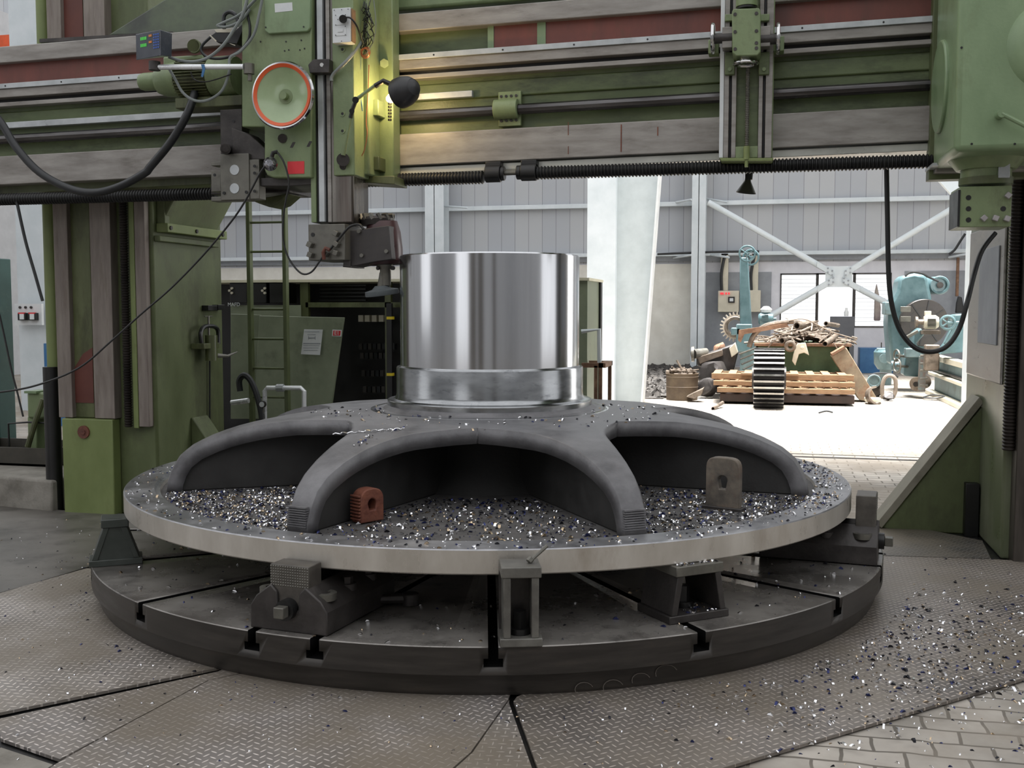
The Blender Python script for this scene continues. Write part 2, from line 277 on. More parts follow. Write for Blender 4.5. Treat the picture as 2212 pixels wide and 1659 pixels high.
# girts, cable tray and posts on the back wall
def girt(n, y, h, dep, m=STW, x=1300): z = V(x, y, WY - dep).z; return struct(MB().box(-30, 20, WY - dep, WY - .02, z - h, z + h).build('trim_%d' % n, m, bev=.01))
girt(1, 444, .06, .18); girt(2, 551, .05, .3)
struct(MB().box(-30, 20, WY - .1, WY - .06, V(1300, 566, WY).z, V(1300, 555, WY).z).build('trim_3', GPAN))
def post(n, px, w, v=WY - .7, dw=.35):
    x = V(px, 500, v).x; o = MB().box(x, x + w, v, v + .02, FZ, 11).box(x + w / 2 - .01, x + w / 2 + .01, v, v + dw, FZ, 11).box(x, x + w, v + dw, v + dw + .02, FZ, 11).build('trim_%d' % n, STW); return struct(o)
post(4, 918, .55, dw=.5); post(5, 1494, .36, dw=.45)
xl = V(34, 500, 8).x; struct(MB().box(xl, xl + .5, 8, 8.4, FZ, 11).build('trim_6', STW))
# channel across the paving behind the machine
struct(MB().box(1.2, 12, 5.45, 5.52, FZ, FZ + .004).build('trim_7', DRK)); struct(MB().box(1.2, 12, 5.7, 5.74, FZ, FZ + .006).build('trim_8', CONC))
# side and front walls of the hall (behind the camera; they light and reflect in the steel)
m_side = mat('hall_wall_paint', (184, 185, 187), (194, 195, 197), rough=.7, rv=0)
def wallx(name, x, spans, z1=7.5):
    mb = MB()
    for a, b, lo, hi in spans: mb.box(x - .15, x + .15, a, b, lo, hi)
    return struct(mb.build(name, m_side, smooth=False))
wallx('wall_left', -16, [(-16, -8, FZ, 8.5), (-8, -3, FZ, 1.2), (-8, -3, 5.5, 8.5), (-3, 24, FZ, 8.5)])
wallx('wall_right', 13, [(-16, -2.0, FZ, 8.5), (4.2, 24, FZ, 8.5), (-2.0, 4.2, 5.2, 8.5)])
struct(MB().box(-16, -7.6, -15.2, -14.9, FZ, 8.5).box(-7.6, -2.9, -15.2, -14.9, 5.4, 8.5).box(-2.9, 13, -15.2, -14.9, FZ, 8.5).build('wall_front', m_side, smooth=False))
struct(MB().box(-2.8, -.6, -14.9, -14.8, FZ, 5).box(.2, 1.8, -14.9, -14.8, FZ, 5).box(5, 5.8, -14.9, -14.5, FZ, 8).build('door_1', mat('shutter_brown', (82, 76, 70), rough=.6), smooth=False))
# tread plates round the table
def plate(poly, label, m, z=0.0, th=.012):
    o = MB().prism([(x, y, z - th) for x, y in poly], (0, 0, th)).build('floor_plate', m, smooth=False); o.location = (0, 0, 0)
    return tag(o, label, 'floor plate', 'steel floor plates around the table')
T1 = tread_mat('tread_plate', (148, 142, 138), 20); T2 = tread_mat('tread_plate_dusty', (156, 150, 145), -8); T3 = tread_mat('tread_plate_dark', (92, 90, 87), 33)
T4 = tread_mat('tread_plate_right', (130, 123, 117), 47)
PLN = mat('worn_flat_plate', (92, 88, 84), (124, 120, 114), rough=.4, metal=.3, scale=1.2, dirt=(44, 42, 40), dscale=2, damt=.6, bump=.08)
plate([(-2.5, -1.37), (-2.39, -.69), (-2.25, .1), (-2.1, .9), (-3.6, .86), (-6, 1.2), (-6, -1.3)], 'dark worn floor plate at far left by the concrete kerb', PLN)
plate([(-2.52, -1.42), (-2.375, -.72), (-1.2, -.6), (-.5, -1.9), (-.685, -2.165), (-1.27, -2.855), (-2.4, -3.6), (-4.6, -1.6)], 'left tread plate bounded by the wide black gap', T2)
plate([(-.66, -2.21), (-.6, -1.9), (-.55, -2.2), (-.647, -2.32), (-.724, -2.95), (-.75, -3.165), (-1.08, -3.06), (-1.22, -2.9)], 'wedge of tread plate just right of the wide black gap', T1)
plate([(-1.12, -3.1), (-.745, -3.21), (-.72, -3.7), (-1.6, -3.7)], 'sliver of plate in the bottom left corner', CONC)
plate([(-.535, -2.2), (-.4, -1.6), (.6, -1.6), (.662, -2.25), (.652, -2.77), (.52, -3.5), (-.7, -3.7), (-.738, -3.2), (-.716, -2.95), (-.64, -2.32)], 'large tread plate in front of the table, left of the split seam', T1)
plate([(.668, -2.24), (.67, -2.262), (.895, -2.843), (1.15, -3.5), (.535, -3.5), (.66, -2.77)], 'narrow triangular tread plate between two seams at bottom centre', T2)
plate([(.69, -2.2), (.688, -2.25), (.915, -2.84), (1.17, -3.06), (1.54, -2.691), (2.772, -1.474), (4.2, -.06), (4.3, .83), (3.11, .835), (2.47, .77), (1.6, .7), (1.0, -1.5)], 'large tread plate right of the table strewn with chips', T4)
plate([(2.47, .785), (3.08, .85), (3.13, 1.4), (2.6, 1.9), (1.4, 1.9), (1.5, .72)], 'dark tread plate beside the right upright', T3)
plate([(-2.08, .92), (1.35, .92), (1.38, 1.85), (-1.9, 1.85)], 'dark plate behind the table', PLN)
MB_c = MB().prism([(-6.5, 1.25, FZ), (-3.78, .83, FZ), (-3.72, 1.9, FZ), (-4.2, 2.5, FZ), (-6.5, 3.2, FZ)], (0, 0, .26))
tag(MB_c.build('concrete_kerb', CONC, bev=.02), 'low chipped concrete kerb at the left, carrying the steel trough', 'kerb')
# ================================================================== ROTARY TABLE
ZT = .2186; RT = 2.327
tb = thing('rotary_table', 'huge dark round lathe table with radial T slots', 'machine table')
slots = []
for jaw in (-97.5, -7.5, 82.5, 172.5):
    a = R(jaw); n = Vector((-math.sin(a), math.cos(a), 0)); d = Vector((math.cos(a), math.sin(a), 0))
    for sgn in (-1, 1): slots.append((d, n * (.155 * sgn), .5))
    for k in (22.5, 45, 67.5):
        b = R(jaw + k); slots.append((Vector((math.cos(b), math.sin(b), 0)), Vector((0, 0, 0)), .5))
mb = MB()
mb.lathe([(.2, ZT - .12), (RT, ZT - .12), (RT, ZT - .004), (RT - .004, ZT), (.2, ZT)], n=240, closed=True)
top = mb.build('table_top', [TAB, TABS], tb, bev=0)
for p in top.data.polygons:
    if p.normal.z < .5: p.material_index = 1
top.data.materials.append(mat('slot_grease', (9, 9, 9), (14, 14, 14), rough=.9, spec=.05))
cut = MB()
for i, (d, off, r0) in enumerate(slots):
    n = Vector((-d.y, d.x, 0)); M = Matrix((( d.x, n.x, 0, off.x), (d.y, n.y, 0, off.y), (0, 0, 1, 0), (0, 0, 0, 1)))
    sw = .021; tw = .04; zz = ZT
    pf = [(-sw, zz + .02), (-sw, zz - .05), (-tw, zz - .05), (-tw, zz - .085), (tw, zz - .085), (tw, zz - .05), (sw, zz - .05), (sw, zz + .02)]
    cut.prism([M @ Vector((r0 + .013 * i / 20, y, z)) for y, z in pf], d * 2.2)
co = cut.build('cutter', BLK); bm = top.modifiers.new('slots', 'BOOLEAN'); bm.operation = 'DIFFERENCE'; bm.object = co; bm.solver = 'EXACT'; bm.use_self = True
dg = bpy.context.evaluated_depsgraph_get(); dg.update(); me = bpy.data.meshes.new_from_object(top.evaluated_get(dg)); top.modifiers.clear(); top.data = me; me.name = 'table_top'
for p in me.polygons:
    if p.center.z > .11 and math.hypot(p.center.x, p.center.y) < RT - .012 and (p.center.z < ZT - .002): p.material_index = 2
bpy.data.objects.remove(co)
MB().lathe([(.1, 0.0), (RT - .045, 0.0), (RT - .035, .02), (RT - .03, ZT - .119), (.1, ZT - .119)], n=160).build('table_body', TABS, tb, label='recessed lower band of the table rim')
# chalk marks on the lower band
mb = MB()
for (px, py, rr) in ((1262, 1490, 20), (1325, 1486, 22), (1385, 1470, 20), (1440, 1455, 24)):
    pts = []
    for k in range(9):
        a = R(200 - 22 * k); q = hit(px + rr * math.cos(a), py - rr * .9 * math.sin(a), 1, -2.2)
        # project on the rim cylinder
        dv = ray(px + rr * math.cos(a), py - rr * .8 * math.sin(a)); o = CAM; A = dv.x ** 2 + dv.y ** 2; B = 2 * (o.x * dv.x + o.y * dv.y); Cc = o.x ** 2 + o.y ** 2 - (RT - .029) ** 2
        t = (-B - math.sqrt(max(B * B - 4 * A * Cc, 0))) / (2 * A); pts.append(o + dv * t)
    MB().tube(pts, .0016, 5).build('chalk_scrawl', mat('chalk', (96, 90, 84), rough=.9), tb, label='faint chalk scrawl')
# ================================================================== WORKPIECE: domed casting with hub
wp = thing('domed_wheel_casting', 'large dark domed casting with arched windows, machined rim and bright turned hub', 'workpiece', (0, 0, .47))
RR = 2.15; ZR = .58
MB().lathe([(.3, .47), (RR - .006, .47), (RR, .476), (RR, ZR - .005), (RR - .005, ZR), (1.985, ZR), (1.975, ZR - .012), (1.955, ZR - .012), (1.95, ZR - .03), (.3, ZR - .03)], n=240).build('rim_ring', [RIM, RIMT, DIRT], wp, label='machined bright rim with a swarf covered floor')
ring = wp.children[0]
for p in ring.data.polygons:
    c = p.center; r = math.hypot(c.x, c.y)
    if p.normal.z > .5: p.material_index = 1 if r > 1.6 and c.z > ZR - .47 - .025 else 2
prof = [(.60, 1.03), (.66, .985), (.8, .975), (1.0, .968), (1.23, .952), (1.4, .928), (1.55, .895), (1.68, .85), (1.78, .8), (1.85, .74), (1.89, .67), (1.915, .60), (1.92, .555)]
def zprof(r):
    for (a, b), (c, d) in zip(prof, prof[1:]):
        if a <= r <= c: return b + (d - b) * (r - a) / (c - a)
    return prof[-1][1]
hwp = [(1.0, .6), (1.02, .42), (1.06, .34), (1.12, .275), (1.2, .205), (1.3, .155), (1.45, .118), (1.6, .092), (1.75, .072), (1.92, .056)]
def hw(r):
    for (a, b), (c, d) in zip(hwp, hwp[1:]):
        if a <= r <= c: return b + (d - b) * (r - a) / (c - a)
    return hwp[-1][1]
legs = [-150, -103, -55, -7, 38, 80, 121, 163]
mb = MB(); b = mb.b
# arc-length samples of the profile from the window's inner edge to the foot
def pos(r, a): return Vector((r * math.cos(a), r * math.sin(a), zprof(r)))
rs = [1.0, 1.005, 1.012, 1.02, 1.04, 1.065, 1.095, 1.13, 1.17, 1.22, 1.28, 1.35, 1.43, 1.51, 1.59, 1.66, 1.72, 1.77, 1.81, 1.845, 1.87, 1.89, 1.903, 1.912, 1.92]
capr = [.60, .63, .66, .72, .8, .9, 1.0]
NS = 20
allrows = {}
for li, la in enumerate(legs):
    nx = legs[(li + 1) % 8]; pv = legs[li - 1]
    gp = R((nx - la) % 360) / 2; gm = R((la - pv) % 360) / 2; a0 = R(la)
    # zprof at end of profile is vertical: walk r and the last wall rows separately
    rows = []
    for r in capr: rows.append((r, gm, gp))
    for r in rs[1:]:
        h = hw(r) / r; rows.append((r, min(gm, h), min(gp, h)))
    grid = []
    for (r, m, p_) in rows:
        row = []
        for k in range(NS + 1):
            t = k / NS; a = a0 - m + (m + p_) * t; z = zprof(r) if r < 1.919 else .552
            row.append(b.verts.new((r * math.cos(a), r * math.sin(a), z)))
        grid.append(row)
    for i in range(len(grid) - 1):
        for k in range(NS): b.faces.new((grid[i][k], grid[i][k + 1], grid[i + 1][k + 1], grid[i + 1][k]))
bmesh.ops.remove_doubles(b, verts=b.verts[:], dist=.0008)
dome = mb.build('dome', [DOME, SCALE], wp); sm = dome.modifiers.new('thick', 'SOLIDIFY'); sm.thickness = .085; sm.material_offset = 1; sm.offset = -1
# solidify direction: make sure the wall grows inwards
up = sum(p.normal.z for p in dome.data.polygons)
if up < 0: dome.data.flip_normals()
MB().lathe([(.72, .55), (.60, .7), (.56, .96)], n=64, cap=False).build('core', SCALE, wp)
for la in legs:
    a = R(la); M = Matrix.Rotation(a, 4, 'Z'); pts = [(.55, .55)] + [(.55, .93)] + [(r, zprof(r) - .07) for r in (.8, 1.0, 1.23, 1.4, 1.55, 1.68, 1.76, 1.81, 1.84)] + [(1.86, .55)]
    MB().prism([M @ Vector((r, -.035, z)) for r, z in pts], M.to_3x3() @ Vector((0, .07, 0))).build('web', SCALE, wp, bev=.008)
hub = MB().lathe([(.3, .95), (.632, .985), (.632, 1.034), (.628, 1.038), (.60, 1.04), (.588, 1.045), (.58, 1.06), (.5755, 1.075), (.5755, 1.232), (.573, 1.2375), (.558, 1.2375), (.5514, 1.246), (.5514, 1.905), (.546, 1.913), (.47, 1.913), (.47, 1.2)], n=200, cap=False).build('hub', [HUB, HUBO], wp, label='bright turned steel hub')
for p in hub.data.polygons:
    if p.center.z + .47 < 1.245: p.material_index = 1
MB().lathe([(.625, .955), (.70, .982), (.735, .9805), (.737, .975), (.74, .97)], n=160, cap=False).build('flange_step', HUBO, wp, label='oily machined step round the hub foot')
MB().lathe([(.3, ZT + .03), (.95, ZT + .03), (1.0, ZT + .05), (1.05, .469), (.3, .469)], n=64).build('light_blocker', SCALE, wp)  # added drum under the casting, keeps light from leaking through from behind
# cut-off casting scars on two feet
for la in (-103, -55):
    mb = MB(); a = R(la); M = Matrix.Rotation(a, 4, 'Z')
    for k in range(9): mb.box(1.895, 1.921 + .0015 * (k % 2), -.058, .05, .585 + k * .011, .592 + k * .011, M)
    mb.build('saw_scar', DOME, wp)
# lifting lugs left on the casting floor
t = thing('lifting_lug', 'reddish brown flame-cut lug with an eye, standing in the front arch', 'lug', Z(795, 1125, .555), R(58))
def lug_mesh(w, h, th, hole, rnd, n=16):
    mb = MB(); out = [(-w / 2, 0), (w / 2, 0)]
    for k in range(n + 1):
        a = math.pi * k / n; x = math.cos(a); z = math.sin(a); s = rnd
        out.append((w / 2 * (abs(x) ** s) * (1 if x > 0 else -1), h - w / 2 * .9 + w / 2 * .9 * (z ** s)))
    hc = (0, h * .5); hr = hole; m = len(out)
    inn = []
    for (x, z) in out:
        a = math.atan2((z - hc[1]), x); inn.append((hr * math.cos(a), hc[1] + hr * 1.25 * math.sin(a)))
    vs = []
    for y in (-th / 2, th / 2): vs += [(x, y, z) for x, z in out] + [(x, y, z) for x, z in inn]
    fs = []
    for i in range(m):
        j = (i + 1) % m; fs += [(i, j, m + j, m + i), (2 * m + i, 3 * m + i, 3 * m + j, 2 * m + j), (i, 2 * m + i, 2 * m + j, j), (m + i, m + j, 3 * m + j, 3 * m + i)]
    return mb.mesh(vs, fs)
lug_mesh(.14, .165, .075, .026, .8).build('lug_plate', BROWN, t, bev=.006, local=True)
mb = MB()
for k in range(8): mb.box(-.081, -.068, -.036, .036, .015 + k * .016, .024 + k * .016)
mb.build('cut_ridges', BROWN, t, bev=.002, local=True)
t2 = thing('lifting_lug', 'grey scale-stained lug with an eye, standing upright in the right arch', 'lug', Z(1563, 1098, .555), R(-20))
lug_mesh(.185, .27, .045, .03, .55).build('lug_plate', mat('lug_steel', (70, 66, 62), (120, 110, 98), rough=.6, scale=9, dirt=(100, 70, 50), damt=.6), t2, bev=.006, local=True)
MB().box(-.11, .11, -.035, .035, -.01, .012).build('weld_foot', DRK, t2, bev=.004, local=True)
# ================================================================== SUPPORTS ON THE TABLE
def radial(ang, r): a = R(ang); return (r * math.cos(a), r * math.sin(a), ZT), a + math.pi / 2    # local -Y looks outwards
def stand(ang, r, wb_, wt, dep, h, label, name='support_stand', m=DRK, closed=True, rz=0):
    loc, rot = radial(ang, r); t = thing(name, label, 'support', loc, rot + rz)
    MB().box(-wb_ / 2, wb_ / 2, -dep / 2, dep / 2, 0, .035).build('base_plate', m, t, bev=.004, local=True)
    MB().box(-wt / 2, wt / 2, -dep / 2, dep / 2, h - .045, h).build('top_plate', IRON if m is DRK else m, t, bev=.004, local=True)
    for sg in (-1, 1):
        MB().prism([(sg * (wb_ / 2 - .015), -dep / 2 + .005, .035), (sg * (wb_ / 2 - .045), -dep / 2 + .005, .035), (sg * (wt / 2 - .04), -dep / 2 + .005, h - .045), (sg * (wt / 2 - .01), -dep / 2 + .005, h - .045)], (0, dep - .01, 0)).build('side_plate', m, t, bev=.003, local=True)
    if closed: MB().prism([(-wb_ / 2 + .03, -dep / 2 + .012, .035), (wb_ / 2 - .03, -dep / 2 + .012, .035), (wt / 2 - .02, -dep / 2 + .012, h - .045), (-wt / 2 + .02, -dep / 2 + .012, h - .045)], (0, .02, 0)).build('web_plate', m, t, local=True)
    else:
        MB().cyl((0, 0, .035), (0, 0, .13), .03, 6).cyl((0, 0, .035), (0, 0, .06), .045, 16).build('jack_bolt', BLK, t, local=True)
    return t
HS = .47 - ZT
GST = mat('grey_green_stand', (48, 54, 50), (70, 74, 70), rough=.45, scale=5)
stand(-142.5, 2.2, .27, .14, .16, HS, 'dark trapezoid stand at the left edge of the table', m=GST, rz=R(86))
t = stand(-50.3, 2.06, .32, .25, .26, HS, 'open trapezoid stand with chips on its top, right front of the table', closed=False)
t = stand(-72.2, 2.26, .175, .165, .16, .33, 'narrow upright box stand at the table front with a bolt lying on top', m=mat('pale_stand', (82, 80, 76), (118, 116, 110), rough=.45, metal=.3, scale=6), closed=False)
MB().box(-.0825, .0825, .06, .078, .03, .3).build('back_plate', DRK, t, local=True)
b_ = MB().cyl((-.0, 0, .0), (.07, .05, .055), .008, 8).cyl((-.004, -.004, .0), (.008, .006, .012), .014, 6).build('loose_bolt', IRON); b_.location = radial(-71.2, 2.27)[0]; b_.location.z += .337; b_.rotation_euler = (0, R(0), R(10))
tag(b_, 'small loose bolt resting on the narrow box stand', 'bolt')
def jaw(ang, r, label, ztop=.285):
    loc, rot = radial(ang, r); t = thing('chuck_jaw', label, 'chuck jaw', loc, rot)
    # base slide: outer face has a V notch round the screw
    w_ = .19; L_ = .62; out = [(-w_, 0), (w_, 0), (w_, .10), (w_ - .03, .145), (.085, .2), (.055, .17), (.05, .1), (.0, .065), (-.05, .1), (-.055, .17), (-.085, .2), (-w_ + .03, .145), (-w_, .10)]
    for sg in (1,):
        MB().prism([(x, 0, z) for x, z in out], (0, L_, 0)).build('jaw_base', DRK, t, bev=.006, local=True)
    MB().cyl((0, -.03, .10), (0, .3, .10), .045, 24).build('screw', BLK, t, local=True)
    MB().box(-.024, .024, -.075, -.03, .076, .124, Matrix.Rotation(0, 4, 'Y')).build('square_drive', IRON, t, bev=.004, local=True, label='square wrench end')
    for k in (0, 1, 2):
        for sg in (-1, 1):
            if k == 0: mb = MB(); mb.lathe([(.02, 0), (.05, 0), (.05, .03), (.024, .03), (.024, .022)], (sg * .135, .08, .135), (0, 0, 1), 24); mb.build('bolt_boss', IRON, t, local=True)
            else: MB().cyl((sg * .135, .08 + .19 * k, .13), (sg * .135, .08 + .19 * k, .16), .04, 20).bolt((sg * .135, .08 + .19 * k, .16), (0, 0, 1), .026, .03).build('hold_down_bolt', DRK, t, local=True)
    MB().box(-.095, .095, .015, .12, .1, ztop).build('jaw_block', mat('jaw_block_steel', (74, 70, 66), (98, 94, 88), rough=.45, metal=.35, scale=9), t, bev=.004, local=True)
    mb = MB()
    for i in range(16):
        for j in range(8): x = -.09 + i * .012; z = ztop - .09 + j * .0115; mb.mesh([(x - .004, .0148, z - .004), (x + .004, .0148, z - .004), (x + .004, .0148, z + .004), (x - .004, .0148, z + .004), (x, .011, z)], [(0, 1, 4), (1, 2, 4), (2, 3, 4), (3, 0, 4)])
    mb.build('grip_teeth', IRON, t, smooth=False, local=True)
    return t
jaw(-97.5, 2.28, 'chuck jaw with square drive screw and knurled block at the front of the table')
jaw(-7.0, 2.30, 'chuck jaw with big bolt bosses at the right edge of the table', .36)
MB_ = MB().cyl((-.13, 0, .03), (.13, 0, .03), .02, 8, .028).cyl((.1, 0, .0), (.1, 0, .055), .04, 16); o = MB_.build('clamp_lever', DRK, bev=.004); o.location = (-.02, -1.78, ZT + .001); o.rotation_euler = (0, 0, R(20)); tag(o, 'dark lever lying on the table just right of the front jaw', 'lever')
# ================================================================== UPRIGHTS
def P(mb, l, t, r, b, v, dep): return mb.pbox(l, t, r, b, v, dep)
up = thing('machine_upright', 'left green machine upright with steel guideways and a vertical screw', 'machine column', (-3.3, .9, FZ))
MB().box(-3.72, -2.9, .93, 1.98, FZ, 6.2).build('column_body', GRNC, up, bev=.02)
zb = V(180, 903, .84).z
def vstrip(l, r, v, dep, z0, z1, name, m, par=up, yy=700, label=None, bev=.004):
    a = V(l, yy, v).x; c = V(r, yy, v).x; return MB().box(a, c, v, v + dep, z0, z1).build(name, m, par, bev=bev, label=label)
vstrip(121, 151, .84, .12, zb, 6.2, 'guideway', GRYV); vstrip(199, 243, .84, .12, zb, 6.2, 'guideway', GRYV)
g = vstrip(151, 199, .885, .05, zb, 6.2, 'recess_panel', [GRNO, mat('upright_primer', (84, 40, 32), (100, 54, 44), rough=.55, scale=3)], label='oily green recess')
zr0 = V(180, 870, .885).z; zr1 = V(180, 770, .885).z
a_ = V(154, 800, .87).x; c_ = V(199, 800, .87).x
MB().prism([(a_, .88, zr0), (c_, .88, zr0), (c_, .88, zr1 + .07), (a_ + .1, .88, zr1 + .02), (a_, .88, zr1 - .12)], (0, .004, 0)).build('primer_patch', g.data.materials[1], up, smooth=False, label='dark red primer patch')
MB().box(a_, c_, .88, .884, 3.35, 6.1).build('primer_patch', g.data.materials[1], up, smooth=False, label='dark red primer strip above the rail')
MB().cyl((V(112, 600, .98).x, .98, 1.13), (V(112, 600, .98).x, .98, 6.2), .055, 20).build('side_cover', GRNB, up, label='bright green rounded edge cover')
MB().cyl((V(122, 1000, .96).x, .93, FZ), (V(122, 1000, .96).x, .93, 1.13), .062, 20).build('drain_pipe', BLK, up, label='black pipe below the edge cover')
vstrip(136, 245, .82, .1, FZ, zb - .005, 'foot_cover', GRNB, yy=1000, bev=.008, label='bright yellowish green foot cover')
MB().cyl((V(182, 933, .82).x, .822, V(182, 933, .82).z), (V(182, 933, .82).x, .805, V(182, 933, .82).z), .05, 24).cyl((V(182, 933, .82).x, .81, V(182, 933, .82).z), (V(182, 933, .82).x, .798, V(182, 933, .82).z), .02, 16).build('oil_plug', BROWN, up)
# vertical screw with threads
def thread(x, y, z0, z1, r, pitch, parent, name='screw', m=BLK, ax='z', n=14, dp=.008):
    k = int(abs(z1 - z0) / pitch); pr_ = []
    for i in range(k): pr_ += [(r - dp, i * pitch), (r, i * pitch + pitch * .35), (r, i * pitch + pitch * .55), (r - dp, i * pitch + pitch * .9)]
    o_ = (x, y, z0) if ax == 'z' else (z0, y, x); return MB().lathe(pr_, o_, (0, 0, 1) if ax == 'z' else (1, 0, 0), n).build(name, m, parent)
SCRW = mat('greasy_screw', (32, 28, 26), (54, 48, 44), rough=.4, metal=.5)
xs = V(272, 700, .86).x; thread(xs, .86, V(272, 922, .86).z, 2.5, .032, .02, up, m=SCRW)
vstrip(283, 294, .87, .06, V(288, 925, .87).z, 2.7, 'screw_shield', GRNB); vstrip(295, 317, .87, .07, V(305, 922, .87).z, 2.7, 'screw_guide', GRYV)
# flared bracket on the upright's inner face
MB().prism([(-2.9, 1.0, V(430, 505, 1.4).z), (-2.86, 1.0, V(430, 505, 1.4).z), (-2.86, 1.0, V(430, 488, 1.4).z), (-2.55, 1.0, 2.75), (-2.9, 1.0, 2.75)], (0, .85, 0)).build('bracket', GRNC, up, bev=.01, label='flared casting under the rail')
zf = V(400, 500, 1.2).z
MB().box(-2.9, -2.8, .98, 1.9, zf - .02, zf + .05).build('bracket_flange', GRNB, up, bev=.006); MB().box(-2.9, -2.85, .95, 1.85, zf - .09, zf - .045).build('bracket_flange', GRNC, up, bev=.006)
MB().box(-2.9, -2.83, .99, 1.06, zf, 2.7).build('bracket_flange', GRNC, up, bev=.006)
for yy in (1.02, 1.4, 1.82): MB().cyl((-2.8, yy, zf + .015), (-2.79, yy, zf + .015), .016, 12).build('flange_bolt', DRK, up)
# small fittings on the inner face
for (l, t, r, b) in ((436, 659, 456, 672), (458, 659, 472, 669)):
    a = U((l), (t + b) / 2, -2.9); c = U(r, (t + b) / 2, -2.9); MB().box(-2.9, -2.84, a.y, c.y, a.z - .022, a.z + .022).build('small_bracket', BLK, up, bev=.003)
MB().tube([U(453, y_, -2.88) for y_ in (778, 830, 880, 940, 1000)], .007, 6).build('drain_line', BLK, up)
cl = thing('screw_clamp', 'green pressure switch with G shaped clamp hanging on the left upright', 'clamp', U(442, 780, -2.85))
c0 = U(442, 745, -2.85)
MB().box(-2.9, -2.78, c0.y - .13, c0.y + .12, c0.z - .03, c0.z + .015).build('clamp_plate', GRNO, cl, bev=.004)
MB().cyl(c0 + Vector((.05, .02, -.13)), c0 + Vector((.05, .02, .08)), .05, 20).build('valve_body', GRNO, cl)
MB().tube([c0 + Vector((.03, -.1, .02)), c0 + Vector((.03, -.11, .1)), c0 + Vector((.03, -.05, .15)), c0 + Vector((.03, .1, .15)), c0 + Vector((.03, .17, .11)), c0 + Vector((.03, .17, -.0))], .018, 8, smooth=4).build('clamp_frame', BLK, cl)
MB().cyl(c0 + Vector((.03, .02, .08)), c0 + Vector((.03, .02, .24)), .009, 8).cyl(c0 + Vector((.03, -.04, .235)), c0 + Vector((.03, .08, .235)), .004, 6).build('clamp_screw', IRON, cl)
MB().tube([c0 + Vector((.07, .05, -.09)), c0 + Vector((.1, .2, -.1)), c0 + Vector((.12, .33, -.07))], [.02, .012, .004], 8).build('nozzle', IRON, cl)
# slanted foot ribs
def rib(name_par, sgn, label):
    if sgn > 0: pts = [(2.585, 0), (2.50, .02), (3.16, .93), (3.16, 0)]
    else: pts = [(-2.9, 0), (-2.45, 0), (-2.42, .08), (-2.88, .72), (-2.9, .72)]
    y0, dp = (1.68, .22) if sgn > 0 else (1.42, .24)
    return MB().prism([(x, y0, z + FZ) for x, z in pts], (0, dp, 0)).build('foot_rib', [GRNC], name_par, bev=.012, label=label)
rib(up, -1, 'slanted foot rib')
ur = thing('machine_upright', 'right machine upright with a dark toothed screw and slanted foot rib', 'machine column', (3.5, 1.2, FZ))
MB().box(3.15, 4.2, .93, 2.3, FZ, 6.2).build('column_body', mat('right_upright_green', (92, 100, 74), (120, 124, 104), rough=.35, scale=2, st=(1, 1, .4), dirt=(78, 78, 64), damt=.5), ur, bev=.02)  # paler, greyer green paint than on the left upright
MB().box(3.13, 3.15, 1.0, 2.2, 1.1, 2.15).build('cover_plate', GRY, ur, bev=.01); MB().box(3.12, 3.13, 1.12, 1.75, 1.35, 2.0).build('inner_plate', GPAN, ur, bev=.004)
MB().box(3.2, 3.5, .80, .95, FZ, 6.2).build('guideway', mat('dark_guide', (50, 46, 42), (78, 72, 66), rough=.45, metal=.3, scale=4, st=(4, 4, .5)), ur, bev=.005); MB().box(3.9, 4.2, .80, .95, FZ, 6.2).build('guideway', DRK, ur, bev=.005)
thread(3.165, .86, V(2160, 972, .86).z, 2.55, .042, .022, ur, m=SCRW)
rib(ur, 1, 'slanted green foot rib'); MB().prism([(2.50, 1.66, .0), (2.46, 1.66, .03), (3.13, 1.66, .97), (3.16, 1.66, .93)], (0, .3, 0)).build('rib_cap', mat('worn_beige', (122, 118, 104), (146, 142, 128), rough=.6), ur, bev=.004, label='worn beige top face of the rib')
MB().box(3.05, 3.14, 1.60, 1.70, FZ, .36).build('recess_shade', BLK, ur, bev=.004)  # black block put in as the shade of the recess beside the rib
# ================================================================== CROSS RAIL
K = .0137
SH = Matrix(((1, 0, 0, 0), (0, 1, 0, 0), (K, 0, 1, K * 1.27), (0, 0, 0, 1)))
rail = thing('cross_rail', 'heavy green cross rail with grey guideways spanning both uprights', 'cross rail', (-.5, .35, 2.5))
xa, xb = -5.2, 3.3
def rb(u0, u1, v0, v1, z0, z1, name, m, label=None, bev=.004): return MB().box(u0, u1, v0, v1, z0, z1, SH).build(name, m, rail, bev=bev, label=label)
rb(xa, xb, .43, .80, 2.53, 3.5, 'rail_body', GRNR, bev=0)
rb(xa, xb, .35, .50, 3.385, 3.5, 'guideway', GRY, 'upper grey guideway', .006)
uR = V(1058, 60, .39).x; uH = V(760, 60, .39).x
rb(uR, xb, .40, .44, 3.235, 3.385, 'recess_panel', RED, 'dull red primed panel', 0); rb(xa, uH - .2, .40, .44, 3.235, 3.385, 'recess_panel', RED, 'dull red primed panel', 0)
for px, w_ in ((1053, .04), (1160, .055)):
    u = V(px, 70, .39).x; MB().box(u, u + w_, .395, .40, 3.22, 3.385, SH).build('paint_drip', GRNL, rail, smooth=False)
rb(xa, xb, .335, .36, 3.200, 3.235, 'scale_strip', LGT, 'bright metal strip', .002)
for k in range(17): u = -4.6 + k * .46; MB().cyl(SH @ Vector((u, .336, 3.217)), SH @ Vector((u, .333, 3.217)), .006, 8).build('strip_screw', BLK, rail)
rb(xa, xb, .35, .50, 3.14, 3.200, 'guideway', GRY, 'narrow grey guideway', .004)
rb(xa, xb, .42, .45, 3.108, 3.14, 'dark_slot', BLK, None, 0)
rb(xa, xb, .36, .50, 3.078, 3.108, 'guide_lip', GRY, None, .004)
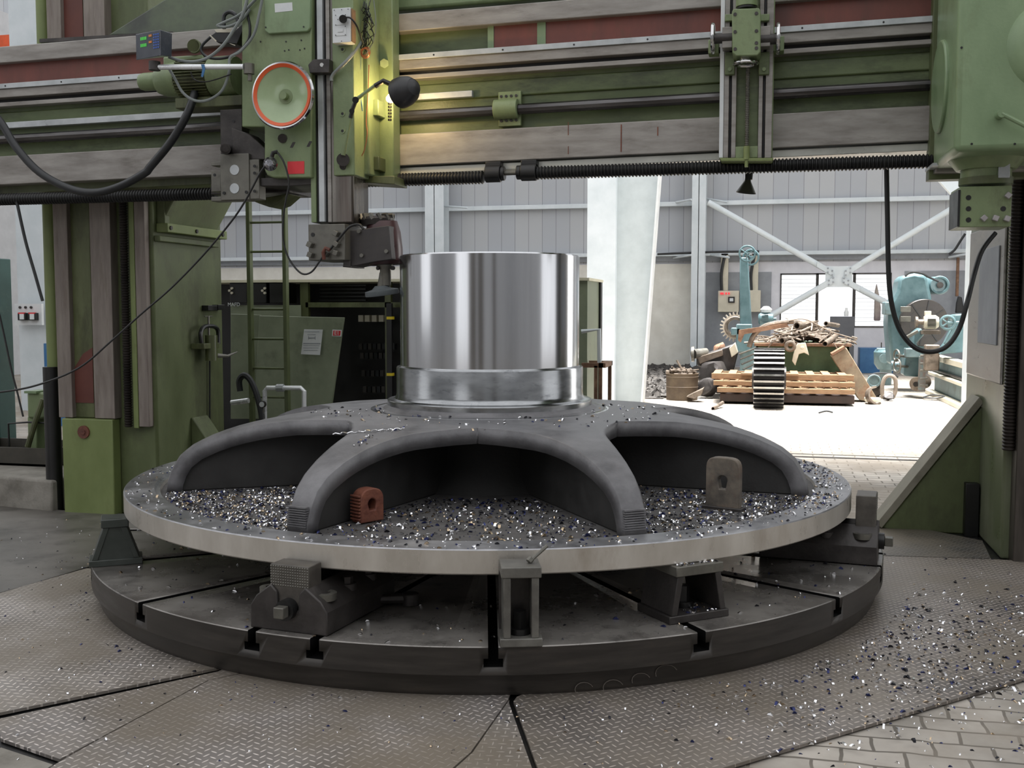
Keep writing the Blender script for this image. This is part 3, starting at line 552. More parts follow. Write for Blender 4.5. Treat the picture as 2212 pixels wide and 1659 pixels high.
rb(xa, xb, .415, .45, 2.94, 3.05, 'rail_band', GRNR, None, .01)
rb(xa, xb, .35, .60, 2.52, 2.725, 'guideway', GRY, 'wide lower grey guideway', .006)
uS0 = V(905, 190, .38).x; uS1 = V(1020, 190, .38).x
rb(xa, uH - .3, .375, .43, 2.925, 2.968, 'linear_scale', LGT, 'white linear scale', .003); rb(uS0 - .1, uS1, .375, .43, 2.945, 2.985, 'linear_scale', LGT, 'short end of the white linear scale', .003)
# splined feed rod with its bearing
MB().lathe([(.034, 0), (.034, xb - xa)], SH @ Vector((xa, .37, 2.845)), SH.to_3x3() @ Vector((1, 0, 0)), 10).build('feed_rod', mat('rod_steel', (60, 58, 58), (110, 108, 108), rough=.25, metal=.8, scale=3, st=(.4, 4, 4)), rail)
ub = V(1093, 220, .33).x
br = MB().cyl(SH @ Vector((ub - .085, .365, 2.85)), SH @ Vector((ub + .07, .365, 2.85)), .062, 24).build('rod_bearing', GRN, rail, bev=.004)
MB().box(ub - .065, ub + .085, .385, .42, 2.745, 2.965, SH).build('bearing_flange', GRN, br, bev=.004)
for k in range(4):
    for zz in (2.78, 2.935): MB().cyl(SH @ Vector((ub - .045 + k * .033, .386, zz)), SH @ Vector((ub - .045 + k * .033, .380, zz)), .009, 10).build('screw_head', DRK, br)
# red marks of paint on the lower guideway
for px, t, b, w_ in ((1227, 264, 292, .004), (1227, 316, 333, .004), (1341, 269, 328, .007), (1420, 274, 293, .006)):
    a = V(px, t, .35); c = V(px, b, .35); MB().box(a.x, a.x + w_, .347, .35, c.z, a.z).build('paint_mark', BROWN, rail, smooth=False)
# bottom light strip, leadscrew, nuts
rb(uH + .1, xb, .38, .60, 2.468, 2.512, 'bottom_strip', mat('bottom_strip', (176, 176, 168), (196, 196, 188), rough=.35, metal=.3), None, .003)
rb(xa, -1.3, .45, .78, 2.47, 2.525, 'bottom_plate', GRNO, None, .003)
uN0 = V(1048, 365, .3).x; uN1 = V(1125, 362, .3).x
def lead(u0, u1, name): return thread((2.43 + K * (u0 + 1.27)), .32, u0, u1, .043, .0215, rail, name, m=BLK, ax='x', n=14, dp=.009)
lead(xa, -2.0, 'leadscrew'); lead(uH, uN0, 'leadscrew'); o = lead(uN1 + .1, 2.6, 'leadscrew')
for i, u in enumerate((uN0, uN1)):
    q = SH @ Vector((u, .32, 2.438)); MB().cyl(q, q + Vector((.10, 0, 0)), .055, 24).cyl(q + Vector((.1 if i == 0 else -.03, 0, 0)), q + Vector((.125 if i == 0 else 0, 0, 0)), .045, 24).box(q.x, q.x + .1, .3, .5, q.z + .03, q.z + .075).build('screw_bearing', BLK, rail, bev=.004)
MB().cyl(SH @ Vector((uN0 + .1, .32, 2.438)), SH @ Vector((uN1, .32, 2.438)), .015, 12).build('screw_joint', IRON, rail)
rb(-1.3, xb, .45, .8, 3.55, 3.9, 'top_housing', GRN, None, .02)
# gusset and green housing on top of the rail, left
MB().pprism([(232, 76), (385, -20), (560, -20), (560, 62), (370, 74)], .81, .09).build('rail_gusset', mat('gusset_green', (66, 70, 64), (98, 110, 86), rough=.4, scale=2), rail, bev=.01)
MB().pprism([(85, 84), (85, 92), (372, 76), (372, 68)], .5, .3).build('rail_cover', DRK, rail)
# ================================================================== MAIN TOOL HEAD
hd = thing('ram_head', 'green ram head of the lathe with an orange rimmed handwheel and long vertical ram', 'tool head', (-1.0, .1, 2.0))
mb = MB(); mb.pprism([(522, -60), (673, -60), (673, 384), (590, 384), (577, 379), (571, 366), (571, 274), (522, 274)], -.16, .5); mb.build('gear_housing', GRN, hd, bev=.008)
MB().pprism([(571, -60), (670, -60), (670, 60), (664, 68), (580, 73), (571, 66)], -.185, .026).build('cover_plate', GRNL, hd, bev=.006)
a = V(612, 16, -.185); MB().prism([V(593, 8, -.1865), V(631, 5, -.1865), V(632, 23, -.1865), V(594, 27, -.1865)], (0, .0015, 0)).build('paper_label', WHT, hd, smooth=False)
rm = [(672, 683, GRN, -.125), (683, 689, BLK, -.11), (689, 701, LGT, -.135), (701, 708, BLK, -.11), (708, 716, GRY, -.12)]
zt_ = 3.75; zb_ = V(700, 480, -.12).z
ram = MB().box(V(706, 440, -.11).x, V(763, 440, -.11).x, -.11, .16, zb_ - .01, zt_).build('ram', mat('ram_steel', (70, 66, 62), (128, 124, 118), rough=.22, metal=.8, scale=4, st=(4, 4, .2), dirt=(70, 50, 44), damt=.4), hd, bev=.012, label='greasy steel ram')
MB().box(V(672, 440, -.12).x, V(716, 440, -.12).x, -.10, .16, zb_, zt_).build('slide_body', BLK, ram)
for l, r, m, v in rm:
    MB().box(V(l, 440, v).x, V(r, 440, v).x, v, v + .05, zb_ if m is not LGT else V(695, 479, v).z, zt_).build({id(GRN): 'green_edge', id(BLK): 'dark_slot', id(LGT): 'scale_strip', id(GRY): 'slide_edge'}[id(m)], m, ram, bev=.002)
MB().prism([V(665, 140, -.2), V(676, 128, -.2), V(711, 127, -.2), V(711, 157, -.2), V(669, 158, -.2)], (0, .07, 0)).build('ram_clamp', DRK, hd, bev=.004)
MB().cyl(V(695, 140, -.2), V(695, 140, -.204), .012, 12).build('clamp_window', WHT, hd)
mb = MB(); P(mb, 718, -60, 764, 379, -.14, .4); mb.build('ram_guide', GRN, hd, bev=.006)
# the deep side face with ledges (seen right of the guide plate)
mb = MB(); P(mb, 745, -60, 849, 384, .22, .13); mb.build('saddle_plate', GRN, hd, bev=.008)
ux = V(764, 200, -.14).x
MB().box(ux - .12, ux + .035, .02, .22, V(790, 378, .02).z, 3.7).build('saddle_rib', GRN, hd, bev=.01)
MB().box(ux, ux + .07, .1, .24, V(800, 250, .1).z, V(800, 215, .1).z).build('side_block', GRN, hd, bev=.005); MB().box(ux, ux + .07, .1, .24, V(800, 368, .1).z, V(800, 338, .1).z).build('side_block', GRNO, hd, bev=.005)
MB().cyl(V(830, 137, .16), V(830, 137, .22), .03, 6).build('side_bolt', GRN, hd)
MB().cyl(V(772, 262, -.02), V(772, 262, .04), .018, 14).build('side_knob', CHR, hd)
for y_ in (107, 246, 283, 359):
    q = V(740, y_, -.14); mb = MB(); mb.lathe([(.009, 0), (.017, 0), (.017, -.004), (.009, -.004)], q, (0, 1, 0), 20, closed=True).build('bolt_ring', GRN, hd); MB().cyl(q, q + Vector((0, -.002, 0)), .009, 12).build('bolt_hole', BLK, hd)
mb = MB(); P(mb, 455, 395, 625, 418, .12, .35); mb.build('lower_slide', DRK, hd, bev=.005)
MB().pprism([(500, 384), (680, 384), (680, 398), (625, 402), (500, 402)], -.1, .4).build('under_plate', DRK, hd, bev=.004)
MB().pprism([(540, 432), (625, 418), (600, 440), (580, 447), (560, 440)], .15, .2).build('drip_tray', GRNO, hd, bev=.006)
MB().pprism([(765, 380), (852, 380), (852, 398), (765, 393)], .1, .25).build('under_plate', GRNO, hd, bev=.004)
# handwheel
hc = V(609, 205, -.30)
hwl = MB(); hwl.lathe([(.165, .02), (.18, 0), (.198, -.002), (.206, .012), (.2, .028), (.18, .03)], hc, (0, 1, 0), 64, closed=True); hwl = hwl.build('handwheel', CHR, hd, label='chrome rimmed handwheel')
MB().lathe([(.167, .003), (.187, -.008), (.189, -.002), (.17, .012)], hc, (0, 1, 0), 64, closed=True).build('orange_ring', ORG, hwl)
MB().lathe([(.012, .055), (.04, .052), (.06, .055), (.12, .035), (.168, .006), (.17, .014), (.12, .045), (.012, .066)], hc, (0, 1, 0), 64, closed=True).build('dish', DISH, hwl)
MB().cyl(hc + Vector((0, .14, 0)), hc + Vector((0, .05, 0)), .045, 24).cyl(hc + Vector((0, .06, 0)), hc + Vector((0, .015, 0)), .022, 20).build('wheel_hub', GRN, hwl)
MB().cyl(V(610, 299, -.16), V(610, 299, -.175), .028, 24).build('round_plug', DRK, hd)
for x_, y_, w_ in ((632, 313, 7), (655, 311, 0), (668, 311, 6)):
    mb = MB(); mb.prism([V(x_ - 6, y_ + 6, -.162), V(x_, y_ + 6, -.162), V(x_ + 6, y_ - 6, -.162), V(x_, y_ - 6, -.162)], (0, .003, 0)).build('worn_patch', DRK, hd, smooth=False) if w_ else None
MB().prism([V(621, 349, -.163), V(657, 348, -.163), V(657, 375, -.163), V(621, 376, -.163)], (0, .004, 0)).build('red_plate', REDS, hd, smooth=False, label='faded red plate')
for k, (x_, y_) in enumerate([(618, 90), (651, 87), (624, 108), (648, 108), (615, 110), (658, 105), (574, 59), (656, 58), (540, 90), (563, 90), (540, 160), (563, 170)]):
    q = V(x_, y_, -.16 if k not in (6, 7) else -.186); MB().cyl(q, q + Vector((0, -.003, 0)), .005, 8).build('small_screw', BLK, hd)
# dark tool bracket left of the housing
tbk = thing('tool_bracket', 'dark steel bracket with drilled plates hanging left of the ram head', 'bracket', V(500, 430, -.1))
mb = MB(); P(mb, 476, 236, 523, 350, -.06, .1); mb.build('upright_plate', DRK, tbk, bev=.004)
MB().pprism([(500, 275), (540, 290), (573, 320), (573, 345), (520, 345), (500, 330)], -.1, .12).build('cast_arm', DRK, tbk, bev=.006)
MB().cyl(V(487, 322, -.2), V(487, 322, -.02), .032, 24).cyl(V(487, 322, -.21), V(487, 322, -.2), .02, 18).build('boss', DRK, tbk)
mb = MB(); P(mb, 476, 332, 538, 432, -.13, .1); mb.build('drilled_plate', IRON, tbk, bev=.004)
mb = MB(); P(mb, 538, 344, 560, 430, -.12, .09); mb.build('side_plate', IRON, tbk, bev=.004); mb = MB(); P(mb, 456, 368, 477, 414, -.1, .09); mb.build('side_plate', IRON, tbk, bev=.004)
mb = MB(); P(mb, 456, 349, 478, 358, -.1, .09); mb.build('side_plate', IRON, tbk, bev=.004); mb = MB(); P(mb, 456, 424, 538, 434, -.11, .09); mb.build('side_plate', IRON, tbk, bev=.004)
for y_ in (367, 407):
    q = V(507, y_, -.13); MB().cyl(q, q + Vector((0, -.004, 0)), .032, 24).build('round_cap', LGT, tbk)
for x_, y_ in ((550, 359), (550, 374), (550, 413), (532, 415), (484, 417), (464, 378), (505, 262)):
    q = V(x_, y_, -.135 if x_ != 505 else -.06); MB().cyl(q, q + Vector((0, -.003, 0)), .010, 12).build('bolt_hole', BLK, tbk)
# tool block and bolts under the ram
tk = thing('tool_block', 'square steel tool block with bolts clamped under the ram', 'tool holder', V(706, 562, -.1))
mb = MB(); P(mb, 666, 484, 745, 562, -.19, .38); mb.build('block', IRON, tk, bev=.004)
q = V(676, 507, -.19); MB().cyl(q, q + Vector((0, -.003, 0)), .013, 14).build('bolt_hole', BLK, tk)
for x_, y_ in ((673, 529), (674, 551), (707, 548), (729, 547), (730, 528), (729, 505)):
    q = V(x_, y_, -.19); MB().box(-.016, .016, -.045, 0, -.016, .016, Matrix.Translation(q) @ Matrix.Rotation(R(random.uniform(15, 50)), 4, 'Y')).build('square_bolt', IRON, tk, bev=.003)
MB().tube([V(700, 560, -.24), V(698, 545, -.25), V(703, 536, -.25), V(712, 540, -.25)], .012, 8).build('rag', BROWN, tk)
gh = thing('grinding_head', 'dark boxy grinding attachment with a vented cap and wheel reaching to the hub', 'grinder', V(800, 570, -.1))
MB().pprism([(745, 500), (757, 498), (840, 487), (846, 560), (806, 566), (757, 576), (740, 577), (742, 562), (745, 562)], -.1, .2).build('side_plate', mat('grinder_plate', (50, 46, 46), (66, 62, 60), rough=.5, scale=7), gh, bev=.004)
MB().pprism([(742, 562), (757, 563), (757, 577), (741, 577)], -.12, .24).build('angle_bar', DRK, gh, bev=.002)
MB().lathe([(.0, 0), (.1, 0), (.115, .02), (.118, .1), (.112, .2), (.095, .27), (.0, .28)], V(832, 572, .04), (-.06, 0, 1), 32).build('motor_body', mat('maroon_motor', (56, 34, 36), (72, 44, 46), rough=.35), gh, label='maroon motor body')
cp = MB().lathe([(.0, .25), (.1, .25), (.108, .285), (.1, .30), (.0, .312)], V(822, 572, .04), (-.06, 0, 1), 32).build('vented_cap', DRK, gh, label='grey ribbed fan cap')
mb = MB(); c_ = V(822, 572, .04) + Vector((-.018, 0, .3))
for k in range(12): mb.box(.062, .108, -.012, .004, -.02, .022, Matrix.Translation(c_) @ Matrix.Rotation(R(30 * k), 4, 'Z') @ Matrix.Rotation(R(30), 4, 'X'))
mb.build('cap_vanes', IRON, cp)
for x_, y_ in ((777, 500), (783, 552), (836, 543)):
    q = V(x_, y_, -.1); MB().cyl(q, q + Vector((0, -.02, 0)), .012, 12).build('hex_bolt', IRON, gh)
wc = V(826, 634, .0); wx = (-.1, -.1, 1)
MB().lathe([(.05, .0), (.035, -.03), (.032, -.13), (.0, -.13)], V(832, 572, .0), (-.03, 0, 1), 24).cyl(V(820, 580, 0), V(847, 576, 0), .008, 10).build('spindle', IRON, gh)
for x_ in (818, 847): MB().cyl(V(x_, 579, -.03), V(x_ + (3 if x_ > 830 else -3), 579, -.04), .013, 12).build('wing_screw', DRK, gh)
MB().lathe([(.0, .0), (.105, .0), (.108, .006), (.106, .03), (.06, .04), (.04, .06), (.0, .06)], wc + Vector((0, 0, -.01)), wx, 40).build('grinding_wheel', mat('wheel_grit', (78, 84, 86), (96, 102, 104), rough=.8), gh, label='grey abrasive wheel')
MB().cyl(wc + Vector((-.004, 0, .03)), V(830, 590, 0), .03, 24).build('spindle_nose', IRON, gh)
# switch box + plug
sb = thing('switch_box', 'white socket and switch box fixed on the ram head', 'switch box', V(737, 92, -.14))
mb = MB(); P(mb, 718, 17, 757, 92, -.215, .07); o = mb.build('box', WHT, sb, bev=.002)
MB().box(V(757, 50, -.21).x, V(757, 50, -.21).x + .008, -.205, -.145, V(737, 90, -.21).z, V(737, 19, -.21).z).build('wooden_side', WOOD, sb)
def frame(l, t, r, b, v, nm, par, m=LGT, th=.003): mb = MB(); P(mb, l, t, r, b, v, th); return mb.build(nm, m, par, bev=.001)
frame(724, 32, 748, 54, -.218, 'socket', sb, WHT); frame(724, 56, 748, 77, -.218, 'switch_plate', sb, WHT); frame(729, 63, 741, 69, -.222, 'rocker', sb, WHT, .004)
for x_, y_ in ((725, 33), (746, 32), (725, 54), (746, 57), (725, 76), (746, 75), (730, 42), (722, 22), (752, 20), (738, 21), (738, 89)):
    q = V(x_, y_, -.2215); MB().cyl(q, q + Vector((0, -.0015, 0)), .003, 8).build('screw', BLK, sb)
pl = thing('power_plug', 'black plug with a curved lead pushed into the white socket box', 'plug', V(741, 41, -.23))
MB().cyl(V(741, 41, -.2185), V(741, 41, -.255), .024, 20).build('plug_body', BLK, pl); MB().tube([V(745, 38, -.24), V(757, 39, -.25), (V(770, 55, -.22)), V(778, 75, -.17), V(785, 95, -.1)], .0055, 8, smooth=5).build('lead', BLK, pl)
# lamp on jointed arm
lp = thing('work_lamp', 'lit work lamp on a jointed arm with a black shade beside the ram head', 'lamp', V(741, 340, -.15))
MB().cyl(V(741, 345, -.142), V(741, 345, -.18), .04, 20).cyl(V(741, 359, -.142), V(741, 359, -.148), .022, 20).build('lamp_base', DRK, lp)
MB().tube([V(741, 335, -.19), V(748, 300, -.2), V(757, 255, -.21)], [.014, .010, .009], 10).build('lower_arm', GRN, lp)
MB().cyl(V(760, 240, -.23), V(760, 240, -.19), .016, 14).cyl(V(768, 216, -.24), V(768, 216, -.19), .02, 14).tube([V(757, 255, -.21), V(762, 235, -.21), V(770, 215, -.21)], .013, 8).build('elbow', BLK, lp)
MB().tube([V(772, 213, -.21), V(812, 184, -.2)], .011, 10).build('upper_arm', GRN, lp)
MB().tube([V(810, 186, -.2), V(828, 175, -.2), V(846, 183, -.19)], .016, 8).build('swivel', BLK, lp)
sc = V(864, 202, -.17); sa = Vector((.72, -.42, .14)).normalized()
shd = MB().lathe([(.05 , .1), (.078, .06), (.09, .02), (.092, -.03), (.09, -.031), (.087, .018), (.075, .057), (.047, .096)], sc + sa * .03, sa, 36, closed=True); shd.lathe([(.0, .112), (.03, .108), (.05, .098)], sc + sa * .03, sa, 36, cap=False); shd.build('lamp_shade', mat('black_shade', (34, 34, 36), (46, 46, 48), rough=.45), lp)
MB().lathe([(.0, -.03), (.02, -.025), (.028, 0), (.02, .02), (.014, .05), (0, .05)], V(845, 212, -.15), sa, 16).build('bulb', mat('glowing_bulb', (255, 220, 150), emit=(255, 214, 140), es=40), lp)
pt = bpy.data.lights.new('lamp_glow', 'POINT'); pt.energy = 9; pt.color = (1, .72, .34); pt.shadow_soft_size = .03; po = bpy.data.objects.new('lamp_glow', pt); COL.objects.link(po); po.location = V(852, 206, .02)
# loose wiring on the head's side
wv = .12
tag(MB().tube([V(797, -20, wv), V(790, 50, wv), V(783, 85, wv - .1), V(755, 125, -.17), V(720, 160, -.17), V(716, 175, -.17)], .011, 8, smooth=6).build('conduit', CABL), 'grey flexible conduit slanting across the ram head beside the socket box', 'conduit')
for i, (pts, m, lb) in enumerate(((((775, 50), (779, 140), (776, 180), (783, 240)), BLUE, 'thin blue wire hanging down the side of the ram head'), (((797, 140), (795, 200), (791, 260), (793, 290), (785, 330), (765, 356)), COPP, 'thin copper coloured wire down the side of the ram head'), (((806, -10), (812, 50), (806, 90), (790, 118)), CABL, 'thin grey wire coiling near the top of the ram head'))):
    tag(MB().tube([V(x, y, -.02) for x, y in pts], .003, 6, smooth=5).build('loose_wire', m), lb, 'wire')
mb = MB(); c_ = V(793, 112, -.02)
for k in range(4): mb.torus(c_ + Vector((random.uniform(-.01, .01), -.01 * k, random.uniform(-.015, .015))), (random.uniform(-.4, .4), 1, random.uniform(-.4, .4)), .028, .0025, 20, 5)
tag(mb.build('wire_coil', COPP), 'small tangle of bare copper wire on the ram head', 'wire')
mb = MB()
for k in range(40):
    x_ = random.uniform(785, 803); y_ = k * 2.5; mb.tube([V(x_, y_, .0), V(x_ + random.uniform(-8, 8), y_ + 12, -.03), V(x_ + random.uniform(-9, 9), y_ + 22, .0)], .003, 5)
tag(mb.build('wire_bundle', RUB), 'knotted bundle of black wires above the copper tangle', 'wiring', kind='stuff')
MB_ = MB()
for k in range(6): MB_.cyl(V(842 + (0), 222 + k * 7, .05), V(842, 226 + k * 7, .05), .012, 10)
tag(MB_.build('cable_chain', BLK), 'short black cable chain hanging below the lit lamp', 'cable chain')
# ================================================================== MOTOR ON THE RAIL, DISPLAY
mo = thing('electric_motor', 'green ribbed electric motor lying on the rail left of the ram head', 'motor', V(420, 230, .05))
mc = V(345, 175, .05); axm = Vector((1, 0, .01)).normalized()
def mx(px): return V(px, 178, .05).x - mc.x
MB().lathe([(.0, mx(305)), (.05, mx(305)), (.058, mx(312)), (.06, mx(340)), (.085, mx(345)), (.105, mx(360)), (.115, mx(385)), (.115, mx(392)), (0, mx(392))], mc, axm, 40).build('end_bell', GRN, mo)
mb = MB(); mb.lathe([(.0, mx(392)), (.108, mx(392)), (.108, mx(462)), (0, mx(462))], mc, axm, 40)
for k in range(40):
    a = 2 * math.pi * k / 40; M = Matrix.Translation(mc) @ Matrix.Rotation(a, 4, 'X'); mb.box(mx(393), mx(461), -.003, .003, .105, .13, M)
mb.build('ribbed_body', GRNO, mo)
MB().lathe([(.0, mx(462)), (.125, mx(462)), (.13, mx(475)), (.13, mx(500)), (.12, mx(515)), (0, mx(515))], mc, axm, 40).build('gear_end', GRN, mo)
mb = MB(); P(mb, 378, 208, 523, 231, -.02, .2); mb.build('motor_foot', GRNO, mo, bev=.006)
mb = MB(); P(mb, 352, 120, 440, 150, .0, .16); mb.build('top_guard', GRN, mo, bev=.01)
MB().cyl(V(420, 100, -.02), V(420, 100, .08), .045, 28).torus(V(420, 100, -.02), (0, 1, 0), .04, .006, 28, 6).build('pulley', GRNO, mo)
tbx = thing('terminal_box', 'open black terminal box with cables above the green motor', 'terminal box', V(500, 90, -.05))
MB().pprism([(455, 77), (470, 66), (505, 68), (525, 50), (527, 60), (512, 95), (470, 92)], -.08, .12).build('box', BLK, tbx, bev=.004)
for pts in ([(463, 64), (498, 62), (505, 70), (468, 70)], [(452, 76), (454, 75), (468, 88), (466, 90)], [(495, 93), (508, 97), (508, 99), (500, 96)]):
    MB().prism([V(x, y, -.085) for x, y in pts], (0, .003, 0)).build('torn_lid_edge', CREAM, tbx, smooth=False)
def cable(pts, v, r, m, label, cat='cable', name='cable', n=8, sm=6):
    return tag(MB().tube([V(p[0], p[1], v if len(p) == 2 else p[2]) for p in pts], r, n, smooth=sm).build(name, m), label, cat)
cable([(365, 123), (390, 131), (420, 133), (450, 124), (480, 100), (505, 65), (525, 30), (538, -20)], -.25, .010, CABL, 'grey flexible conduit rising from behind the display past the motor', 'conduit', 'conduit')
cable([(568, -10), (560, 30), (548, 75), (520, 110), (497, 125), (495, 155), (480, 195), (450, 216), (420, 217), (395, 200), (378, 170), (366, 150)], -.22, .009, CABL, 'long grey conduit looping under the green motor', 'conduit', 'conduit')
cable([(455, 80), (437, 98), (436, 112), (450, 124), (480, 126), (510, 115), (535, 90), (540, 60), (533, 20), (534, -10)], -.16, .009, RUB, 'dark cable looped round the terminal box', 'cable')
cable([(484, 62), (484, 35), (495, 26), (508, 32), (515, 48)], -.12, .013, RUB, 'thick dark cable bow on top of the terminal box', 'cable')
cable([(540, 20), (520, 45), (490, 58), (470, 56), (480, 50), (520, 30), (560, -10)], -.18, .009, CABL, 'pale grey conduit loop above the terminal box', 'conduit', 'conduit')
cable([(412, 155), (420, 172), (440, 177), (465, 172), (500, 160)], -.24, .004, BLK, 'thin black lead drooping under the white display arm', 'cable')
dr = thing('digital_readout', 'small digital readout in clear plastic on a white arm', 'display', V(332, 150, -.35))
f0 = [V(293, 74, -.33), V(346, 64, -.42), V(348, 120, -.42), V(294, 130, -.33)]
MB().mesh(f0 + [V(372, 72, -.3), V(371, 122, -.3), V(318, 72, -.24), V(318, 122, -.24)], [(0, 1, 2, 3), (1, 4, 5, 2), (0, 6, 4, 1), (3, 2, 5, 7), (6, 7, 5, 4), (0, 3, 7, 6)]).build('case', mat('display_case', (60, 64, 72), (74, 78, 86), rough=.25), dr, bev=.003)
e1 = (f0[1] - f0[0]); e2 = (f0[3] - f0[0]); nn = e1.cross(e2).normalized(); nn = nn if nn.y < 0 else -nn
def dq(a, b_, c, d, nm, m, h=.0015):
    pts = [f0[0] + e1 * x + e2 * y + nn * .0005 for x, y in ((a, b_), (c, b_), (c, d), (a, d))]; MB().prism(pts, nn * h).build(nm, m, dr, smooth=False)
DG = mat('green_digits', (60, 150, 60), emit=(80, 220, 80), es=.25, rv=0); DO = mat('orange_key', (200, 120, 50), rough=.5, rv=0); DB = mat('blue_key', (50, 80, 150), rough=.5, rv=0)
for y0 in (.16, .42):
    for k in range(4): dq(.2 + k * .065, y0, .25 + k * .065, y0 + .12, 'digit', DG)
for y0 in (.12, .36): dq(.54, y0, .66, y0 + .08, 'key', DO)
for i in range(6):
    for j in range(3): dq(.72 + j * .085, .12 + i * .1, .785 + j * .085, .18 + i * .1, 'key', DB)
mb = MB(); q = V(334, 143, -.33); mb.cyl(V(334, 133, -.33), V(334, 152, -.33), .035, 20); mb.build('pivot', DRK, dr)
MB().tube([V(342, 145, -.33), V(526, 144, -.26)], .0165, 14).build('arm', ALU, dr, label='white tubular arm')
MB().cyl(V(538, 138, -.24), V(538, 160, -.24), .033, 18).cyl(V(540, 160, -.24), V(540, 175, -.24), .014, 10).build('arm_clamp', IRON, dr)
MB().prism([V(x, y, -.31) for x, y in ((434, 139), (441, 139), (443, 150), (438, 167), (434, 165), (437, 150))], (0, .004, 0)).build('blue_ribbon', BLUE, dr, smooth=False)
il = thing('inspection_lamp', 'round glass inspection lamp clipped at the lower corner of the ram head', 'lamp', V(584, 354, -.2))
MB().lathe([(.0, .03), (.02, .03), (.042, .008), (.045, 0), (.042, -.004), (.0, -.008)], V(584, 354, -.23), (.3, -1, .1), 28).build('glass', mat('silver_glass', (190, 190, 194), (90, 90, 94), rough=.08, metal=.9, scale=40), il)
MB().tube([V(585, 345, -.2), V(590, 330, -.2), V(600, 328, -.19)], .014, 8).build('clip', BLK, il)
cable([(580, 352), (563, 372), (532, 430), (500, 478), (440, 550), (370, 622), (303, 680, -.3), (240, 737, -.35), (170, 795, -.4), (80, 832, -.45), (0, 847, -.5), (-60, 850, -.5)], -.25, .0065, BLK, 'thin black cable running from the inspection lamp down past the left upright', 'cable')
cable([(600, 330), (612, 348), (621, 375), (624, 400), (618, 430), (612, 470), (612, 520), (625, 560), (650, 590), (672, 588), (690, 565), (700, 550)], -.21, .006, BLK, 'thin black cable hanging from the ram head and looping to the tool block', 'cable')
cable([(712, 540), (735, 512), (755, 490), (775, 485), (785, 495)], -.22, .008, BLK, 'short black lead curving over the grinding attachment', 'cable')
cable([(-40, 220), (0, 262), (35, 318), (85, 372), (150, 407), (205, 416), (260, 402), (312, 374), (325, 360), (370, 305), (405, 245), (424, 190, 0)], -.1, [.026] * 67, RUB, 'thick black hose sagging under the left end of the cross rail', 'hose', 'hose', 12)
cable([(34, 425), (55, 520), (75, 590), (92, 650)], .3, .011, RUB, 'thin black cable hanging in front of the pale post at the left edge', 'cable')
cable([(-10, 640), (8, 720), (25, 800), (38, 850), (50, 900)], .5, .007, BLK, 'thin black cable hanging before the teal sheet at the left edge', 'cable')
# ================================================================== SECOND SLIDE
sl = thing('slide_head', 'narrow second slide on the rail with a central screw and three chrome wheels', 'tool slide', (1.5, .3, 2.4))
zs1 = 3.75
def vs_(l, r, v, dep, yb, nm, m, yt=None, label=None): return MB().box(V(l, 250, v).x, V(r, 250, v).x, v, v + dep, V((l + r) / 2, yb, v).z, zs1 if yt is None else V((l + r) / 2, yt, v).z).build(nm, m, sl, bev=.003, label=label)
vs_(1555, 1670, .24, .11, 342, 'slide_body', GRN); vs_(1554, 1563, .19, .08, 341, 'scale_strip', WHT); vs_(1563, 1574, .195, .06, 341, 'slide_guide', GRY); vs_(1574, 1580, .225, .03, 341, 'slot', BLK); vs_(1580, 1590, .2, .05, 341, 'slide_guide', GRY)
vs_(1590, 1638, .232, .02, 317, 'channel', GRNR); vs_(1638, 1647, .2, .05, 341, 'slide_guide', GRY); vs_(1647, 1653, .225, .03, 341, 'slot', BLK); vs_(1653, 1668, .195, .06, 341, 'slide_guide', GRY)
vs_(1590, 1638, .2, .05, 341, 'end_block', GRN, yt=316); MB().prism([V(1554, 341, .17), V(1671, 341, .17), V(1668, 348, .17), V(1558, 348, .17)], (0, .18, 0)).build('bottom_cap', GRNB, sl, bev=.003)
q0 = V(1613, 318, .19); thread(q0.x, .2, q0.z, V(1613, 140, .19).z, .013, .0105, sl, m=IRON, n=12, dp=.003); MB().cyl((q0.x, .18, V(1613, 345, .18).z), (q0.x, .18, V(1613, 316, .18).z), .018, 16).cyl((q0.x, .18, V(1613, 361, .18).z), (q0.x, .18, V(1613, 344, .18).z), .011, 12).build('screw_end', GRNB, sl)
gb = MB(); gb.pprism([(1584, 19), (1640, 17), (1643, 24), (1643, 112), (1636, 120), (1590, 121), (1582, 114), (1581, 26)], .02, .16); gb.build('gear_case', GRN, sl, bev=.006, label='chipped green gear case')
gz = V(1612, 70, .02)
for x_, y_ in ((1588, 31), (1634, 29), (1588, 69), (1634, 67), (1588, 106), (1634, 104), (1634, 93)):
    q = V(x_, y_, .02); MB().cyl(q, q + Vector((0, -.004, 0)), .010, 14).build('case_bolt', DRK, sl)
cx = V(1612, 70, .1).x; zz = lambda y: V(1612, y, .1).z
MB().cyl((cx, .1, zz(15)), (cx, .1, zz(-40)), .062, 32).build('motor_cap', GRN, sl); MB().cyl((cx, .1, zz(20)), (cx, .1, zz(13)), .056, 32).build('dark_joint', BLK, sl)
MB().cyl((cx, .1, zz(126)), (cx, .1, zz(118)), .058, 28).build('lower_neck', GRN, sl); MB().cyl((cx, .1, zz(136)), (cx, .1, zz(125)), .035, 24).torus((cx, .1, zz(138)), (0, 0, 1), .066, .009, 40, 8).lathe([(.0, -.005), (.066, -.002), (.066, .004), (0, .01)], (cx, .1, zz(137)), (0, 0, 1), 32).build('handwheel', CHR, sl)
